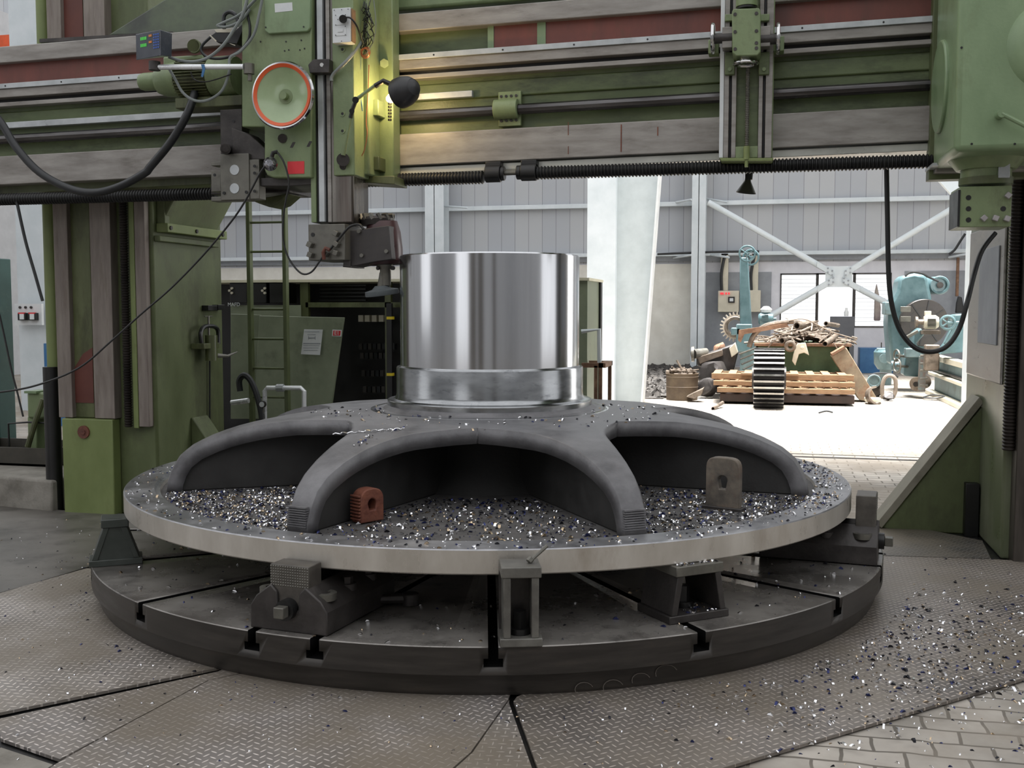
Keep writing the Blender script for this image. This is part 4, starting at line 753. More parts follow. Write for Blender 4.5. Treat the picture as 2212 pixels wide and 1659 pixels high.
for px, sg in ((1540, -1), (1681, 1)):
    q = V(px, 84, .12); w_ = MB().torus(q, (1, 0, 0), .082, .011, 40, 8); w_.cyl(q - Vector((.012, 0, 0)), q + Vector((.012, 0, 0)), .03, 20)
    for k in range(3): w_.tube([q, q + Vector((0, .08 * math.cos(k * 2.1), .08 * math.sin(k * 2.1)))], .008, 6)
    w_.build('handwheel', CHR, sl); MB().cyl(q, (cx, .12, q.z), .03, 20).build('wheel_shaft', DRK, sl)
mb = MB(); P(mb, 1560, 58, 1582, 103, .1, .09); mb.build('side_frame', GRY, sl, bev=.003); mb = MB(); P(mb, 1642, 56, 1664, 100, .1, .09); mb.build('side_frame', GRY, sl, bev=.003)
mb = MB(); P(mb, 1530, 85, 1552, 115, .2, .1); mb.build('side_lug', GRN, sl, bev=.004); mb = MB(); P(mb, 1668, 78, 1694, 110, .2, .1); mb.build('side_lug', GRN, sl, bev=.004)
for l, r in ((1566, 1587), (1639, 1662)):
    mb = MB(); P(mb, l, 112, r, 161, .17, .05); mb.build('guide_lug', GRNR, sl, bev=.004); mb = MB(); P(mb, l, 30, r, 45, .17, .05); mb.build('guide_lug', GRN, sl, bev=.004)
    q = V((l + r) / 2, 150, .17); MB().cyl(q, q + Vector((0, -.01, 0)), .012, 6).build('lug_bolt', GRN, sl)
# small dark lamp seen under the slide
pn = thing('reflector_lamp', 'small dark conical reflector lamp hanging under the second slide', 'lamp', V(1612, 395, .7))
sp_ = V(1622, 372, .7); MB().tube([Vector((sp_.x, .7, 2.62)), V(1620, 366, .7)], .012, 8).tube([V(1620, 366, .7), V(1618, 388, .7)], .022, 10).box(sp_.x - .035, sp_.x - .005, .68, .72, sp_.z - .05, sp_.z + .01).build('lamp_socket', BLK, pn)
MB().lathe([(.018, .0), (.022, .02), (.062, .09), (.064, .094), (.06, .09), (.02, .022)], V(1616, 385, .7), (-.13, 0, -1), 32, closed=True).build('reflector', mat('olive_reflector', (40, 42, 32), (54, 56, 44), rough=.4), pn)
# ================================================================== RIGHT GEARBOX AND SIDE TOOL
gx = thing('feed_gearbox', 'big pale green gearbox with a round cover at the right end of the rail', 'gearbox', (2.9, 0, 2.35))
L0 = V(2065, 200, -.5).x; zb0 = V(2100, 326, -.5).z
MB().box(L0, 3.5, -.5, .22, zb0, 4.2).build('gear_case', GRNL, gx, bev=.03)
MB().box(L0 + .015, 3.5, .22, .34, zb0 - .02, 4.2).build('slide_plate', GRY, gx, bev=.006); MB().box(L0 - .01, 3.5, .3, .42, zb0 - .05, 4.2).build('rear_plate', GRNC, gx, bev=.004)
MB().cyl((L0 - .02, -.02, V(2030, 190, 0).z), (L0 + .03, -.02, V(2030, 190, 0).z), .25, 48).build('side_cover', GRNL, gx, bev=.01)
MB().lathe([(.0, -.06), (.15, -.058), (.2, -.04), (.235, 0), (.0, 0)], V(2285, 95, -.5) + Vector((0, 0, 0)), (0, 1, 0), 64).build('round_cover', GRNL, gx)
q = V(2158, 250, -.5); MB().cyl(q, q + Vector((0, -.07, 0)), .02, 20).tube([q + Vector((0, -.06, 0)), q + Vector((.17, -.07, -.1))], .012, 10).build('lever', GRNL, gx)
for x_, y_ in ((2077, 103), (2099, 311), (2192, 311)):
    q = V(x_, y_, -.5); MB().cyl(q, q + Vector((0, -.002, 0)), .006, 10).build('case_screw', BLK, gx)
cxx = V(2128, 380, -.1).x
MB().lathe([(.15, 0), (.19, .05), (.2, .07)], (cxx, -.12, zb0 - .055), (0, 0, 1), 48).build('case_skirt', GRN, gx)
MB().cyl((cxx, -.12, V(2128, 402, -.1).z), (cxx, -.12, zb0), .128, 40).build('ram_sleeve', GRN, gx); MB().cyl((cxx, -.12, V(2128, 393, -.1).z - .02), (cxx, -.12, V(2128, 386, -.1).z), .136, 40).build('sleeve_ring', GRNC, gx)
mb = MB(); P(mb, 2157, 348, 2182, 384, -.255, .05); mb.build('sleeve_key', LGT, gx, bev=.003)
ts = thing('side_tool_block', 'green square tool block with drilled holes under the right gearbox', 'tool holder', V(2128, 490, -.1))
mb = MB(); P(mb, 2072, 402, 2185, 490, -.24, .28); mb.build('block', GRN, ts, bev=.004); mb = MB(); P(mb, 2069, 410, 2074, 490, -.245, .28); mb.build('edge_plate', BLK, ts)
for x_, y_ in ((2092, 427), (2092, 451), (2092, 475), (2167, 451)):
    q = V(x_, y_, -.24); MB().cyl(q, q + Vector((0, -.003, 0)), .0135, 16).build('bolt_hole', BLK, ts)
for x_, y_ in ((2176, 423), (2124, 472), (2149, 472), (2174, 473)):
    q = V(x_, y_, -.24); MB().box(-.014, .014, -.035, 0, -.014, .014, Matrix.Translation(q) @ Matrix.Rotation(R(random.uniform(0, 45)), 4, 'Y')).build('square_bolt', mat('bright_bolt', (150, 146, 146), rough=.4, metal=.3), ts, bev=.003)
MB().box(2.56, 2.75, .1, .4, V(2040, 362, .2).z, V(2040, 356, .2).z).build('under_rail', LGT, gx)
cable([(1915, 360), (1917, 470), (1920, 600), (1928, 665), (1945, 715), (1975, 750), (2010, 760), (2045, 748), (2072, 710), (2090, 650), (2105, 590, .75), (2122, 540, .8), (2150, 503, .85)], .62, .015, BLK, 'thick black cable hanging in a loop between the rail and the right upright', 'cable')
# ================================================================== BEHIND THE MACHINE, LEFT
ZC = 1.86
cb = thing('control_cabinet', 'long open electrical cabinet with a cream top and dark interior behind the casting', 'cabinet', (-2, 3.5, FZ))
MB().box(-4.7, .1, 3.15, 4.0, ZC - .02, ZC + .005).build('cabinet_top', mat('cream_top', (214, 208, 180), (224, 220, 196), rough=.5), cb, label='bright cream cabinet top')
MB().box(-4.7, .1, 3.85, 3.95, FZ, ZC - .02).build('back_panel', BLK, cb)
for l, r in ((500, 508), (650, 667), (832, 845)):
    mb = MB(); P(mb, l, 608, r, 900, 3.2, .05); mb.build('post', GRNO, cb)
mb = MB(); P(mb, 660, 653, 870, 664, 3.2, .05); mb.build('cross_bar', GRNO, cb); MB().box(-.15, .08, 3.18, 3.85, FZ, ZC - .02).build('end_panel', CABG, cb)
mb = MB(); P(mb, 498, 659, 650, 684, 3.19, .04); mb.build('lower_frame', CABG, cb)
for i, (l, r) in enumerate(((496, 533), (540, 575), (582, 612))):
    mb = MB(); P(mb, l, 611, r, 655, 3.16, .3); o = mb.build('meter_case', BLK, cb, bev=.006)
    if i < 2:
        for dx, dy in ((0, 0), (5, -5), (5, 5)):
            q = V((497 if i == 0 else 568) + dx, 628 + dy, 3.16); MB().cyl(q, q + Vector((0, -.02, 0)), .012, 10).build('terminal', CREAM, o)
text('cabinet_lettering', 'MAFD', .05, V(505, 658, 3.15), (R(90), 0, 0), WHT, cb)
for x_ in (701, 715, 730, 745):
    mb = MB(); P(mb, 774 + (x_ - 701), 681, 784 + (x_ - 701), 695, 3.5, .06); mb.build('relay', YEL if 0 else CREAM, cb)
for row, (y_, n) in enumerate(((742, 8), (762, 7), (800, 5), (835, 6))):
    for k in range(n):
        l = 775 + k * 10 + row * 3
        mb = MB(); P(mb, l, y_, l + 7, y_ + 13, 3.55, .08); mb.build('contactor', RUB if k % 2 else mat('dusty_black', (44, 42, 40), (60, 56, 52), rough=.6), cb)
for y_ in range(5): mb = MB(); P(mb, 690, 615 + y_ * 8, 790, 618 + y_ * 8, 3.4, .05); mb.build('bus_bar', RUB, cb)
pl_ = MB(); P(pl_, 836, 655, 847, 1045, 3.05, .04); pst = tag(pl_.build('striped_post', BLK), 'black post with two yellow tape bands just left of the hub', 'post')
for y_ in (684, 806):
    mb = MB(); P(mb, 835, y_, 848, y_ + 6, 3.045, .05); mb.build('tape_band', YEL, pst)
ax0 = V(505, 700, 2.75); az = V(560, 680, 2.75).z; d0 = [V(560, 682, 2.8), V(743, 686, 2.75), V(712, 905, 2.72), V(548, 905, 2.75)]
dg_ = MB().prism(d0, (0, .03, 0)).build('door', CABG, cb, bev=.004, label='green door standing open with a white diagram and a red E1 sign'); MB().prism([V(498, 678, 2.86), V(562, 680, 2.86), V(560, 905, 2.86), V(498, 905, 2.86)], (0, .03, 0)).build('door', CABG, cb, bev=.004)
MB().prism([V(657, 711, 2.7), V(697, 712, 2.7), V(691, 767, 2.7), V(650, 765, 2.7)], (0, .004, 0)).build('diagram_sheet', WHT, dg_, smooth=False)
mb = MB()
for l, t, r, b in ((664, 722, 682, 723), (666, 726, 667, 734), (680, 726, 681, 734), (666, 729, 681, 731), (655, 741, 692, 743), (655, 746, 690, 747), (655, 751, 688, 752), (656, 756, 686, 757), (658, 716, 690, 717)): P(mb, l, t, r, b, 2.698, .001)
mb.build('diagram_lines', GPAN, dg_, smooth=False)
MB().prism([V(718, 712, 2.7), V(738, 713, 2.7), V(737, 727, 2.7), V(717, 726, 2.7)], (0, .004, 0)).build('sign', WHT, dg_, smooth=False)
MB().prism([V(720, 714, 2.698), V(736, 714.6, 2.698), V(735, 725, 2.698), V(719, 725, 2.698)], (0, .004, 0)).build('red_sign', REDS, dg_, smooth=False)
text('sign_lettering', 'E1', .05, V(727.5, 719.7, 2.693), (R(90), 0, 0), WHT, dg_)
ld = thing('steel_ladder', 'green steel ladder rising behind the left upright', 'ladder', (V(577, 800, 2.45).x, 2.45, FZ))
for p in (540, 617): x_ = V(p, 700, 2.45).x; MB().box(x_ - .015, x_ + .02, 2.43, 2.49, FZ, 4.2).build('rail', GRNC, ld, bev=.003)
for y_ in (420, 481, 544, 668, 732, 795, 857): q0 = V(542, y_, 2.46); q1 = V(616, y_, 2.46); MB().cyl(q0, Vector((q1.x, q1.y, q0.z)), .011, 8).build('rung', GRNC, ld)
pf = thing('pipe_frame', 'white pipe with elbows and a valve in front of the green cabinet doors', 'pipe', V(610, 900, 2.35))
MB().tube([V(572, 905, 2.35), V(572, 845, 2.35), V(577, 838, 2.35), V(650, 838, 2.35), V(657, 845, 2.35), V(657, 905, 2.35)], .021, 10).build('pipe', ALU, pf); MB().cyl(V(598, 838, 2.35), V(613, 838, 2.35), .034, 8).cyl(V(605, 838, 2.35), V(605, 831, 2.35), .02, 8).build('valve', LGT, pf)
MB().tube([V(500, 870, 2.35), V(537, 865, 2.35)], .024, 10).build('stub_pipe', ALU, pf)
ga = thing('pressure_gauge', 'small round pressure gauge between the ladder legs', 'gauge', V(568, 890, 2.3)); q = V(569, 873, 2.3)
MB().cyl(q, q + Vector((0, -.03, 0)), .03, 24).build('gauge_case', DRK, ga); MB().cyl(q + Vector((0, -.031, 0)), q + Vector((0, -.034, 0)), .024, 24).build('dial', WHT, ga); MB().cyl(q, V(569, 905, 2.3), .008, 8).build('stem', IRON, ga)
cable([(519, 845), (517, 822), (527, 811), (540, 820), (552, 845), (562, 880), (566, 905)], 2.3, .028, RUB, 'thick dark hose arching beside the ladder', 'hose', 'hose')
st = thing('rusty_stand', 'rusty angle iron stand right of the hub', 'stand', V(1290, 870, 3.0))
for x_, v in ((1286, 2.8), (1296, 2.8), (1316, 3.2)): mb = MB(); P(mb, x_ - 3, 790, x_ + 4, 880, v, .03); mb.build('leg', RUST, st)
a = V(1256, 784, 2.8); c = V(1322, 776, 3.2); MB().box(a.x, c.x - .02, 2.8, 2.84, a.z - .04, a.z).box(a.x, c.x, 3.2, 3.24, a.z - .04, a.z).box(c.x - .06, c.x, 2.8, 3.24, a.z - .04, a.z).build('top_frame', RUST, st)
MB_ = MB(); MB_.tube([V(1256, 716, 3.1), V(1294, 712, 3.1), V(1295, 790, 3.1)], .02, 8); tag(MB_.build('bent_pipe', STW), 'pale bent pipe on the tapered white column right of the hub', 'pipe')
# left edge
ts_ = thing('sheet_cabinet', 'tall scuffed teal sheet metal cabinet at the far left edge', 'cabinet', V(0, 960, 3.0))
xt = V(28, 700, 3.25).x; MB().box(xt - .9, xt, 3.0, 3.25, FZ, V(10, 557, 3).z).build('cabinet_body', mat('scuffed_teal', (40, 74, 70), (62, 96, 92), rough=.5, scale=1.6, dirt=(96, 118, 112), dscale=2.5, damt=.5, dlo=.55), ts_, bev=.01)
tr = thing('steel_trough', 'dark open steel trough on the concrete kerb at the left', 'trough', (-4.9, 2.0, .24))
x1 = V(118, 1000, 1.45).x; x0 = x1 - 1.0; z0 = .24; z1 = V(60, 968, 1.45).z
MB().box(x0, x1, 1.45, 1.47, z0, z1).box(x0, x1, 2.0, 2.02, z0, z1).box(x1 - .02, x1, 1.45, 2.02, z0, z1).box(x0, x0 + .02, 1.45, 2.02, z0, z1).box(x0, x1, 1.45, 2.02, z0, z0 + .02).build('trough_body', mat('trough_iron', (46, 44, 38), (70, 66, 58), rough=.6), tr)
vi = thing('green_pump', 'green cast hand pump standing in the steel trough', 'pump', (V(80, 960, 1.7).x, 1.7, .27))
mb = MB(); P(mb, 58, 848, 108, 905, 1.65, .2); mb.build('pump_head', GRN, vi, bev=.02); mb = MB(); P(mb, 60, 900, 80, 985, 1.7, .12); mb.build('pump_column', GRN, vi, bev=.01); mb = MB(); P(mb, 52, 845, 78, 850, 1.62, .2); mb.build('pump_lid', GRNL, vi)
MB().tube([V(93, 862, 1.6), V(75, 915, 1.58), V(60, 965, 1.58)], .026, 10).build('pump_handle', GRNO, vi)
tag(MB().tube([V(20, 965, 1.6), V(18, 915, 1.6), V(60, 912, 1.6), V(108, 914, 1.6)], .009, 6).build('wire_bail', BLK), 'thin bent rod handle over the left trough', 'rod')
tag(MB().tube([V(108, 880, 1.6), V(100, 930, 1.6), V(104, 965, 1.6)], .012, 6).build('steel_bar', IRON), 'steel bar leaning in the trough beside the pump', 'bar')
pn_ = thing('switch_board', 'white board with two red and black switches on the pale post at the left edge', 'switch board', V(60, 700, 7.8))
mb = MB(); P(mb, 32, 656, 90, 702, 7.85, .05); mb.build('panel', WHT, pn_)
for i, x_ in enumerate((38, 60)):
    mb = MB(); P(mb, x_, 676, x_ + 17, 692, 7.78, .07); o = mb.build('switch_body', BLK, pn_, bev=.004); mb = MB(); P(mb, x_ + 4, 678, x_ + 13, 690, 7.77, .02); mb.build('switch_label', WHT, o); mb = MB(); P(mb, x_ + 1, 675, x_ + 14, 678, 7.77, .05); mb.build('switch_cap', REDS, o)
for x_ in (44, 56, 68): q = V(x_, 664, 7.85); MB().cyl(q, q + Vector((0, -.02, 0)), .02, 12).build('gland', DRK, pn_)
mb = MB(); P(mb, 97, 742, 108, 925, 6.0, .3); tag(mb.build('blue_locker', BLUE), 'blue locker edge between the pale post and the left upright', 'locker')
mb = MB(); P(mb, -60, 77, 32, 104, 14.0, .3); tag(mb.build('crane_beam', ORGB), 'orange crane beam far off at the top left corner', 'crane beam')
# ================================================================== BACKGROUND, RIGHT
bc = thing('hall_column', 'broad tapered white steel column of the hall right of the hub', 'column', (V(1330, 868, 11.5).x, 11.7, FZ))
mb = MB(); xq = lambda p, v: V(p, 600, v).x
MB().box(xq(1268, 11.5), xq(1329, 11.5), 11.5, 11.9, FZ, 9).build('flange_front', STW, bc)
zt9 = 5.0; xb_ = V(1386, 868, 11.7).x; xt_ = V(1424, 372, 11.7).x; zt_c = V(1424, 372, 11.7).z; sl_ = (xt_ - xb_) / (zt_c + .02)
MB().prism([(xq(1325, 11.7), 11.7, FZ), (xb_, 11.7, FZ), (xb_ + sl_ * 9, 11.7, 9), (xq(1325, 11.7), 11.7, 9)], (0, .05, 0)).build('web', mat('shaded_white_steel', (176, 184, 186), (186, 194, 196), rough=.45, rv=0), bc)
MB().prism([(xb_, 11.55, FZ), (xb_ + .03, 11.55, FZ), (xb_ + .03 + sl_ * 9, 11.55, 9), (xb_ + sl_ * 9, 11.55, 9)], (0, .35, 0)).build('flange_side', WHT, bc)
xbv = 20.8
br_ = thing('wind_brace', 'X shaped white tube bracing bolted to a square plate in front of the windows', 'brace', V(1810, 600, xbv))
for nm, a, b in (('brace_tube', (1530, 437), (1784, 582)), ('brace_tube', (2092, 430), (1840, 582)), ('brace_tube', (1648, 692), (1786, 613)), ('brace_tube', (1918, 656), (1836, 613))):
    MB().cyl(V(*a, xbv), V(*b, xbv), .075, 14).build(nm, STW, br_)
    d = (V(*a, xbv) - V(*b, xbv)).normalized(); q = V(*b, xbv); o = MB().prism([q + d * .25 + Vector((0, -.1, .07)), q - d * .2 + Vector((0, -.1, .07)), q - d * .2 + Vector((0, -.1, -.07)), q + d * .25 + Vector((0, -.1, -.07))], (0, .04, 0)).build('end_plate', STW, br_)
    for i in (-1, 1):
        for j in (0, 1): MB().cyl(q - d * (.05 + .12 * j) + Vector((0, -.1, i * .05)), q - d * (.05 + .12 * j) + Vector((0, -.13, i * .05)), .022, 8).build('bolt', GPAN, o)
MB().pprism([(1783, 575), (1841, 575), (1841, 620), (1783, 620)], xbv - .06, .03).build('gusset_plate', STW, br_)
MB().cyl(V(1905, 370, 11), V(1905, 372, 11), .01, 6)
tag(MB().cyl(V(1900, 368, 9), V(2095, 520, 9) * 1.0, .001, 6).build('guy_wire', STW), 'thin wire crossing behind the hanging cable loop', 'wire') if 0 else None
hc2 = thing('hall_column', 'white hall column mostly hidden behind the right upright, with a wide knee brace', 'column', (V(2110, 800, 8.5).x, 8.5, FZ)); MB().prism([V(2012, 372, 8.5), V(2065, 372, 8.5), V(2100, 445, 8.5), V(2100, 470, 8.5)], (0, .1, 0)).build('knee_brace', STW, hc2); xh = V(2098, 500, 8.4).x; MB().box(xh, xh + .35, 8.4, 8.75, FZ, 9).build('shaft', STW, hc2)
# small girt stays
for a, b in (((1460, 437), (1494, 431)), ((1524, 429), (1572, 437)), ((940, 444), (1010, 449)), ((1455, 557), (1494, 551)), ((1524, 549), (1575, 556)), ((2050, 556), (2088, 549))):
    s_ = MB().cyl(V(*a, WY - .16), V(*b, WY - .7), .03, 6).build('girt_stay', STW); tag(s_, 'short white stay between wall girt and post', 'stay', 'short stays tying the posts to the wall girts')
# electric boxes and ducts on the wall
def wbox(l, t, r, b, v, dep, nm, m, lab, cat='box', bev=.01, floor=False):
    mb = MB(); P(mb, l, t, r, b, v, dep)
    if floor: a = V(l, (t + b) / 2, v); c = V(r, (t + b) / 2, v); mb = MB().box(a.x, c.x, v, v + dep, FZ, V((l + r) / 2, t, v).z)
    return tag(mb.build(nm, m, bev=bev), lab, cat)
eb = thing('control_box', 'cream control box with a meter and red lamps left of the teal machine column', 'control box', V(1578, 672, 22.6))
mb = MB(); P(mb, 1551, 628, 1596, 674, 22.6, .36); mb.build('box', CREAM, eb, bev=.01); mb = MB(); P(mb, 1573, 641, 1587, 654, 22.55, .05); o = mb.build('meter', BLK, eb); mb = MB(); P(mb, 1576, 644, 1584, 651, 22.53, .03); mb.build('meter_face', WHT, o)
for l in (1556, 1567, 1573): mb = MB(); P(mb, l, 632, l + (7 if l == 1556 else 3), 636, 22.56, .04); mb.build('red_lamp', mat('red_lamp', (210, 50, 60), emit=(255, 50, 60), es=.8), eb)
wbox(1610, 627, 1643, 674, 22.6, .36, 'control_box', CREAM, 'cream box right of the teal machine column')
wbox(1557, 547, 1573, 628, 22.7, .2, 'cable_duct', CREAM, 'beige cable duct above the left cream control box', 'duct'); wbox(1623, 547, 1638, 628, 22.7, .2, 'cable_duct', CREAM, 'beige cable duct above the right cream control box', 'duct')
for a, b, lb in (((1566, 550), (1559, 627), 'dark cable on the left beige duct'), ((1630, 550), (1623, 627), 'dark cable on the right beige duct')):
    cable([a, ((a[0] + b[0]) / 2 - 4, 590), b], 22.65, .04, RUB, lb)
cable([(1420, 549), (1494, 546), (1560, 544), (1640, 543)], 22.5, .03, RUB, 'black cable lying along the lower wall girt')
# teal machine with handwheels
tm = thing('slotting_machine', 'tall narrow teal machine column with handwheels on top behind the scrap', 'machine', V(1625, 830, 16))
MB().pprism([(1598, 556), (1616, 556), (1626, 740), (1598, 740)], 16, .35).build('column', TEAL, tm, bev=.02); mb = MB(); P(mb, 1590, 700, 1624, 760, 15.9, .4); mb.build('saddle', TEAL, tm, bev=.02); mb = MB(); P(mb, 1598, 740, 1660, 850, 16, .8); mb.build('base', TEALD, tm, bev=.02); mb = MB(); P(mb, 1579, 708, 1600, 724, 15.9, .3); mb.build('arm', TEAL, tm, bev=.02)
for (x_, y_, v) in ((1614, 548, 15.7), (1622, 556, 16.3)):
    q = V(x_, y_, v); w_ = MB().torus(q, (.15, 1, 0), .155, .02, 32, 6); w_.cyl(q, q + Vector((0, .1, 0)), .04, 12)
    for k in range(3): w_.tube([q + Vector((.15 * math.cos(k * 2.1 + .4), 0, .15 * math.sin(k * 2.1 + .4))), q], .014, 6)
    w_.build('handwheel', TEAL, tm)
gr = thing('ring_gear', 'cream toothed gear wheel half hidden by the teal machine column', 'gear', V(1580, 740, 16.4))
q = V(1588, 706, 16.4); n = 24; prf = []
for k in range(n):
    for rr, da in ((.255, .0), (.255, .3), (.315, .42), (.315, .68), (.255, .8)):
        a = 2 * math.pi * (k + da) / n; prf.append((rr * math.cos(a), rr * math.sin(a)))
inn = [(.15 * math.cos(2 * math.pi * (k / len(prf))), .15 * math.sin(2 * math.pi * (k / len(prf)))) for k in range(len(prf))]
m_ = len(prf); vs = []
for y_ in (0, .12): vs += [q + Vector((x, y_, z)) for x, z in prf] + [q + Vector((x, y_, z)) for x, z in inn]
fs = []
for i in range(m_):
    j = (i + 1) % m_; fs += [(i, j, m_ + j, m_ + i), (2 * m_ + i, 3 * m_ + i, 3 * m_ + j, 2 * m_ + j), (i, 2 * m_ + i, 2 * m_ + j, j), (m_ + i, m_ + j, 3 * m_ + j, 3 * m_ + i)]
MB().mesh(vs, fs).build('toothed_rim', mat('cream_gear', (176, 164, 148), (196, 186, 172), rough=.7), gr); MB().torus(q + Vector((0, -.02, 0)), (0, 1, 0), .19, .035, 32, 6).build('dished_web', SCR, gr)
mt = thing('electric_motor', 'small teal electric motor left of the window, above the scrap', 'motor', V(1657, 702, 16))
q0 = V(1638, 689, 16); q1 = V(1676, 689, 16); mb = MB(); mb.lathe([(.0, 0), (.10, .01), (.13, .05), (.13, .22), (.1, .3), (.03, .31), (.03, .36), (0, .36)], q0, (1, -.1, 0), 24); mb.build('motor_body', TEAL, mt); mb = MB()
for k in range(8): mb.box(q0.x + .07, q0.x + .2, q0.y - .16, q0.y - .12, q0.z - .09 + k * .024, q0.z - .08 + k * .024)
mb.build('fins', TEALD, mt)
tag(MB().lathe([(0, 0), (.1, .02), (.12, .08), (.06, .14), (0, .15)], V(1655, 677, 16), (0, 0, 1), 9).build('plastic_bag', WHT), 'crumpled white bag on the small teal motor', 'bag')
# scrap bin and heap
bn = thing('scrap_bin', 'dark green steel bin heaped with scrap pipes', 'bin', V(1740, 850, 13.2))
bx0 = V(1632, 800, 13.2).x; bx1 = V(1834, 800, 13.2).x; bz = V(1740, 741, 13.2).z
MB().box(bx0, bx1, 13.2, 13.25, .1, bz).box(bx0, bx1, 14.4, 14.45, .1, bz).box(bx0, bx0 + .05, 13.2, 14.4, .1, bz).box(bx1 - .05, bx1, 13.2, 14.4, .1, bz).box(bx0, bx1, 13.2, 14.4, .08, .14).build('bin_body', DGRN, bn, bev=.01)
MB().box(bx0 - .03, bx1 + .03, 13.14, 13.24, bz - .06, bz).build('bin_rim', RUST, bn, bev=.01, label='rusty rim'); MB().box(bx0, bx1, 13.3, 14.3, FZ, .08).build('skid', RUST, bn)
rnd = random.Random(3); mb = MB(); cxp = (bx0 + bx1) / 2
for k in range(150):
    x_ = rnd.gauss(cxp, .38); x_ = min(max(x_, bx0 + .05), bx1 - .05); y_ = rnd.uniform(13.15, 14.3); hgt = bz + (.36 * math.exp(-((x_ - cxp - .05) / .42) ** 2)) * rnd.uniform(.1, 1)
    a = rnd.uniform(0, math.pi); L = rnd.uniform(.12, .38); d = Vector((math.cos(a), math.sin(a) * .6, rnd.uniform(-.35, .35))) * L; c = Vector((x_, y_, hgt)); bnd = Vector((rnd.uniform(-.1, .1), rnd.uniform(-.1, .1), rnd.uniform(-.02, .12)))
    mb.tube([c - d, c + bnd * .6, c + d], rnd.choice([.008, .01, .014, .02]), 6, smooth=3)
hz = []
for i in range(13):
    for j in range(7): x_ = bx0 + .05 + (bx1 - bx0 - .1) * i / 12; y_ = 13.2 + 1.15 * j / 6; hz.append((x_, y_, bz - .03 + .26 * math.exp(-((x_ - cxp - .05) / .42) ** 2) * (.6 + .4 * math.sin(j))))
mb.mesh(hz, [(i * 7 + j, (i + 1) * 7 + j, (i + 1) * 7 + j + 1, i * 7 + j + 1) for i in range(12) for j in range(6)])
tag(mb.build('scrap_heap', SCR), 'tangled heap of rods, tubes and offcuts in the green bin', 'scrap', kind='stuff')
def tubeobj(a, b, v0, v1, r, lab, m=SCR):
    p0 = V(*a, v0); p1 = V(*b, v1); d = (p1 - p0).normalized(); mb = MB(); L = (p1 - p0).length; mb.lathe([(r, 0), (r, L), (r * .75, L), (r * .75, 0)], p0, d, 16, closed=True); return tag(mb.build('scrap_pipe', m), lab, 'pipe')
tubeobj((1689, 736), (1720, 730), 13.0, 13.5, .055, 'short thick pipe poking out at the left rim of the scrap bin')
tubeobj((1782, 743), (1806, 725), 12.9, 13.5, .05, 'thick pipe slanting out of the right front of the scrap bin')
tubeobj((1721, 704), (1760, 700), 13.2, 13.9, .065, 'fat pipe end near the middle top of the scrap heap')
tubeobj((1784, 699), (1810, 703), 13.2, 13.9, .04, 'pipe end at the upper right of the scrap heap')
tubeobj((1726, 718), (1753, 706), 13.0, 13.3, .025, 'thin pipe lying across the top of the scrap heap')
cable([(1618, 750), (1628, 725), (1650, 706), (1680, 698), (1715, 695)], 13.0, .045, SCR, 'thick curved pipe arching over the left of the scrap bin', 'pipe', 'bent_pipe')
tag(MB().pprism([(1596, 713), (1700, 698), (1704, 706), (1668, 712), (1608, 722), (1600, 740), (1594, 735)], 12.9, .12).build('notched_bar', RUST), 'rusty notched bar jutting left from the scrap heap', 'bar')
for pts, lab in (([(1652, 762), (1668, 740), (1682, 737)], 'thin rod bent over the bin front, left'), ([(1800, 740), (1815, 760), (1822, 745), (1851, 732), (1840, 727)], 'thin rods sprawling over the right corner of the bin'), ([(1704, 693), (1740, 690), (1795, 716), (1850, 733)], 'long thin rod across the scrap heap')): cable(pts, 12.95, .012, SCR, lab, 'rod', 'scrap_rod', 6)
rg = MB().prism([V(x, y, 12.95) for x, y in ((1722, 742), (1740, 740), (1748, 768), (1737, 762), (1726, 765), (1718, 790), (1711, 780), (1714, 765))], (0, .05, 0)); q = V(1733, 751, 12.93); rg.cyl(q, q + Vector((0, -.02, 0)), .03, 12); tag(rg.build('torn_cloth', CREAM, bev=.01), 'torn pale cloth hanging on the bin front', 'cloth')
q = V(1707, 748, 12.9); tag(MB().torus(q, (0, 1, .1), .07, .035, 24, 8).build('cable_reel', SCR), 'ribbed round part hanging on the bin front, left of the cloth', 'coil')
# pinion standing on edge
ry = ray(1661, 815); axg = Vector((ry.y, -ry.x, 0)).normalized(); gc = V(1661, 816, 11.2); RG = gc.z - FZ; prf = []; n = 30
gc0 = gc - axg * .235
pv = thing('pinion', 'large steel pinion standing on edge in front of the pallets', 'gear', (gc.x, gc.y, FZ))
e2 = Vector((0, 0, 1)); e1 = axg.cross(e2); vs = []; m_ = n * 4
for h in (0, .47):
    for k in range(n):
        for rr, da in ((RG - .055, 0), (RG - .055, .42), (RG, .56), (RG, .86)):
            a = 2 * math.pi * (k + da) / n; vs.append(gc0 + axg * h + (e1 * math.cos(a) + e2 * math.sin(a)) * rr)
fs = [(i, (i + 1) % m_, m_ + (i + 1) % m_, m_ + i) for i in range(m_)] + [tuple(range(m_)), tuple(range(2 * m_ - 1, m_ - 1, -1))]
gmb = MB(); gmb.mesh(vs, fs); pg = gmb.build('toothed_body', [mat('gear_gap', (30, 28, 28), (44, 42, 42), rough=.5, metal=.5), mat('gear_tooth', (160, 158, 154), (186, 184, 180), rough=.28, metal=.9)], pv, smooth=False)
for p in pg.data.polygons:
    c = p.center + Vector((gc.x, gc.y, FZ)) - gc; rr = (c - axg * c.dot(axg)).length
    p.material_index = 1 if (len(p.vertices) == 4 and rr > RG - .012) else 0
MB().cyl(gc0 - axg * .03, gc0 + axg * .5, .18, 24).build('bore_boss', DRK, pv)
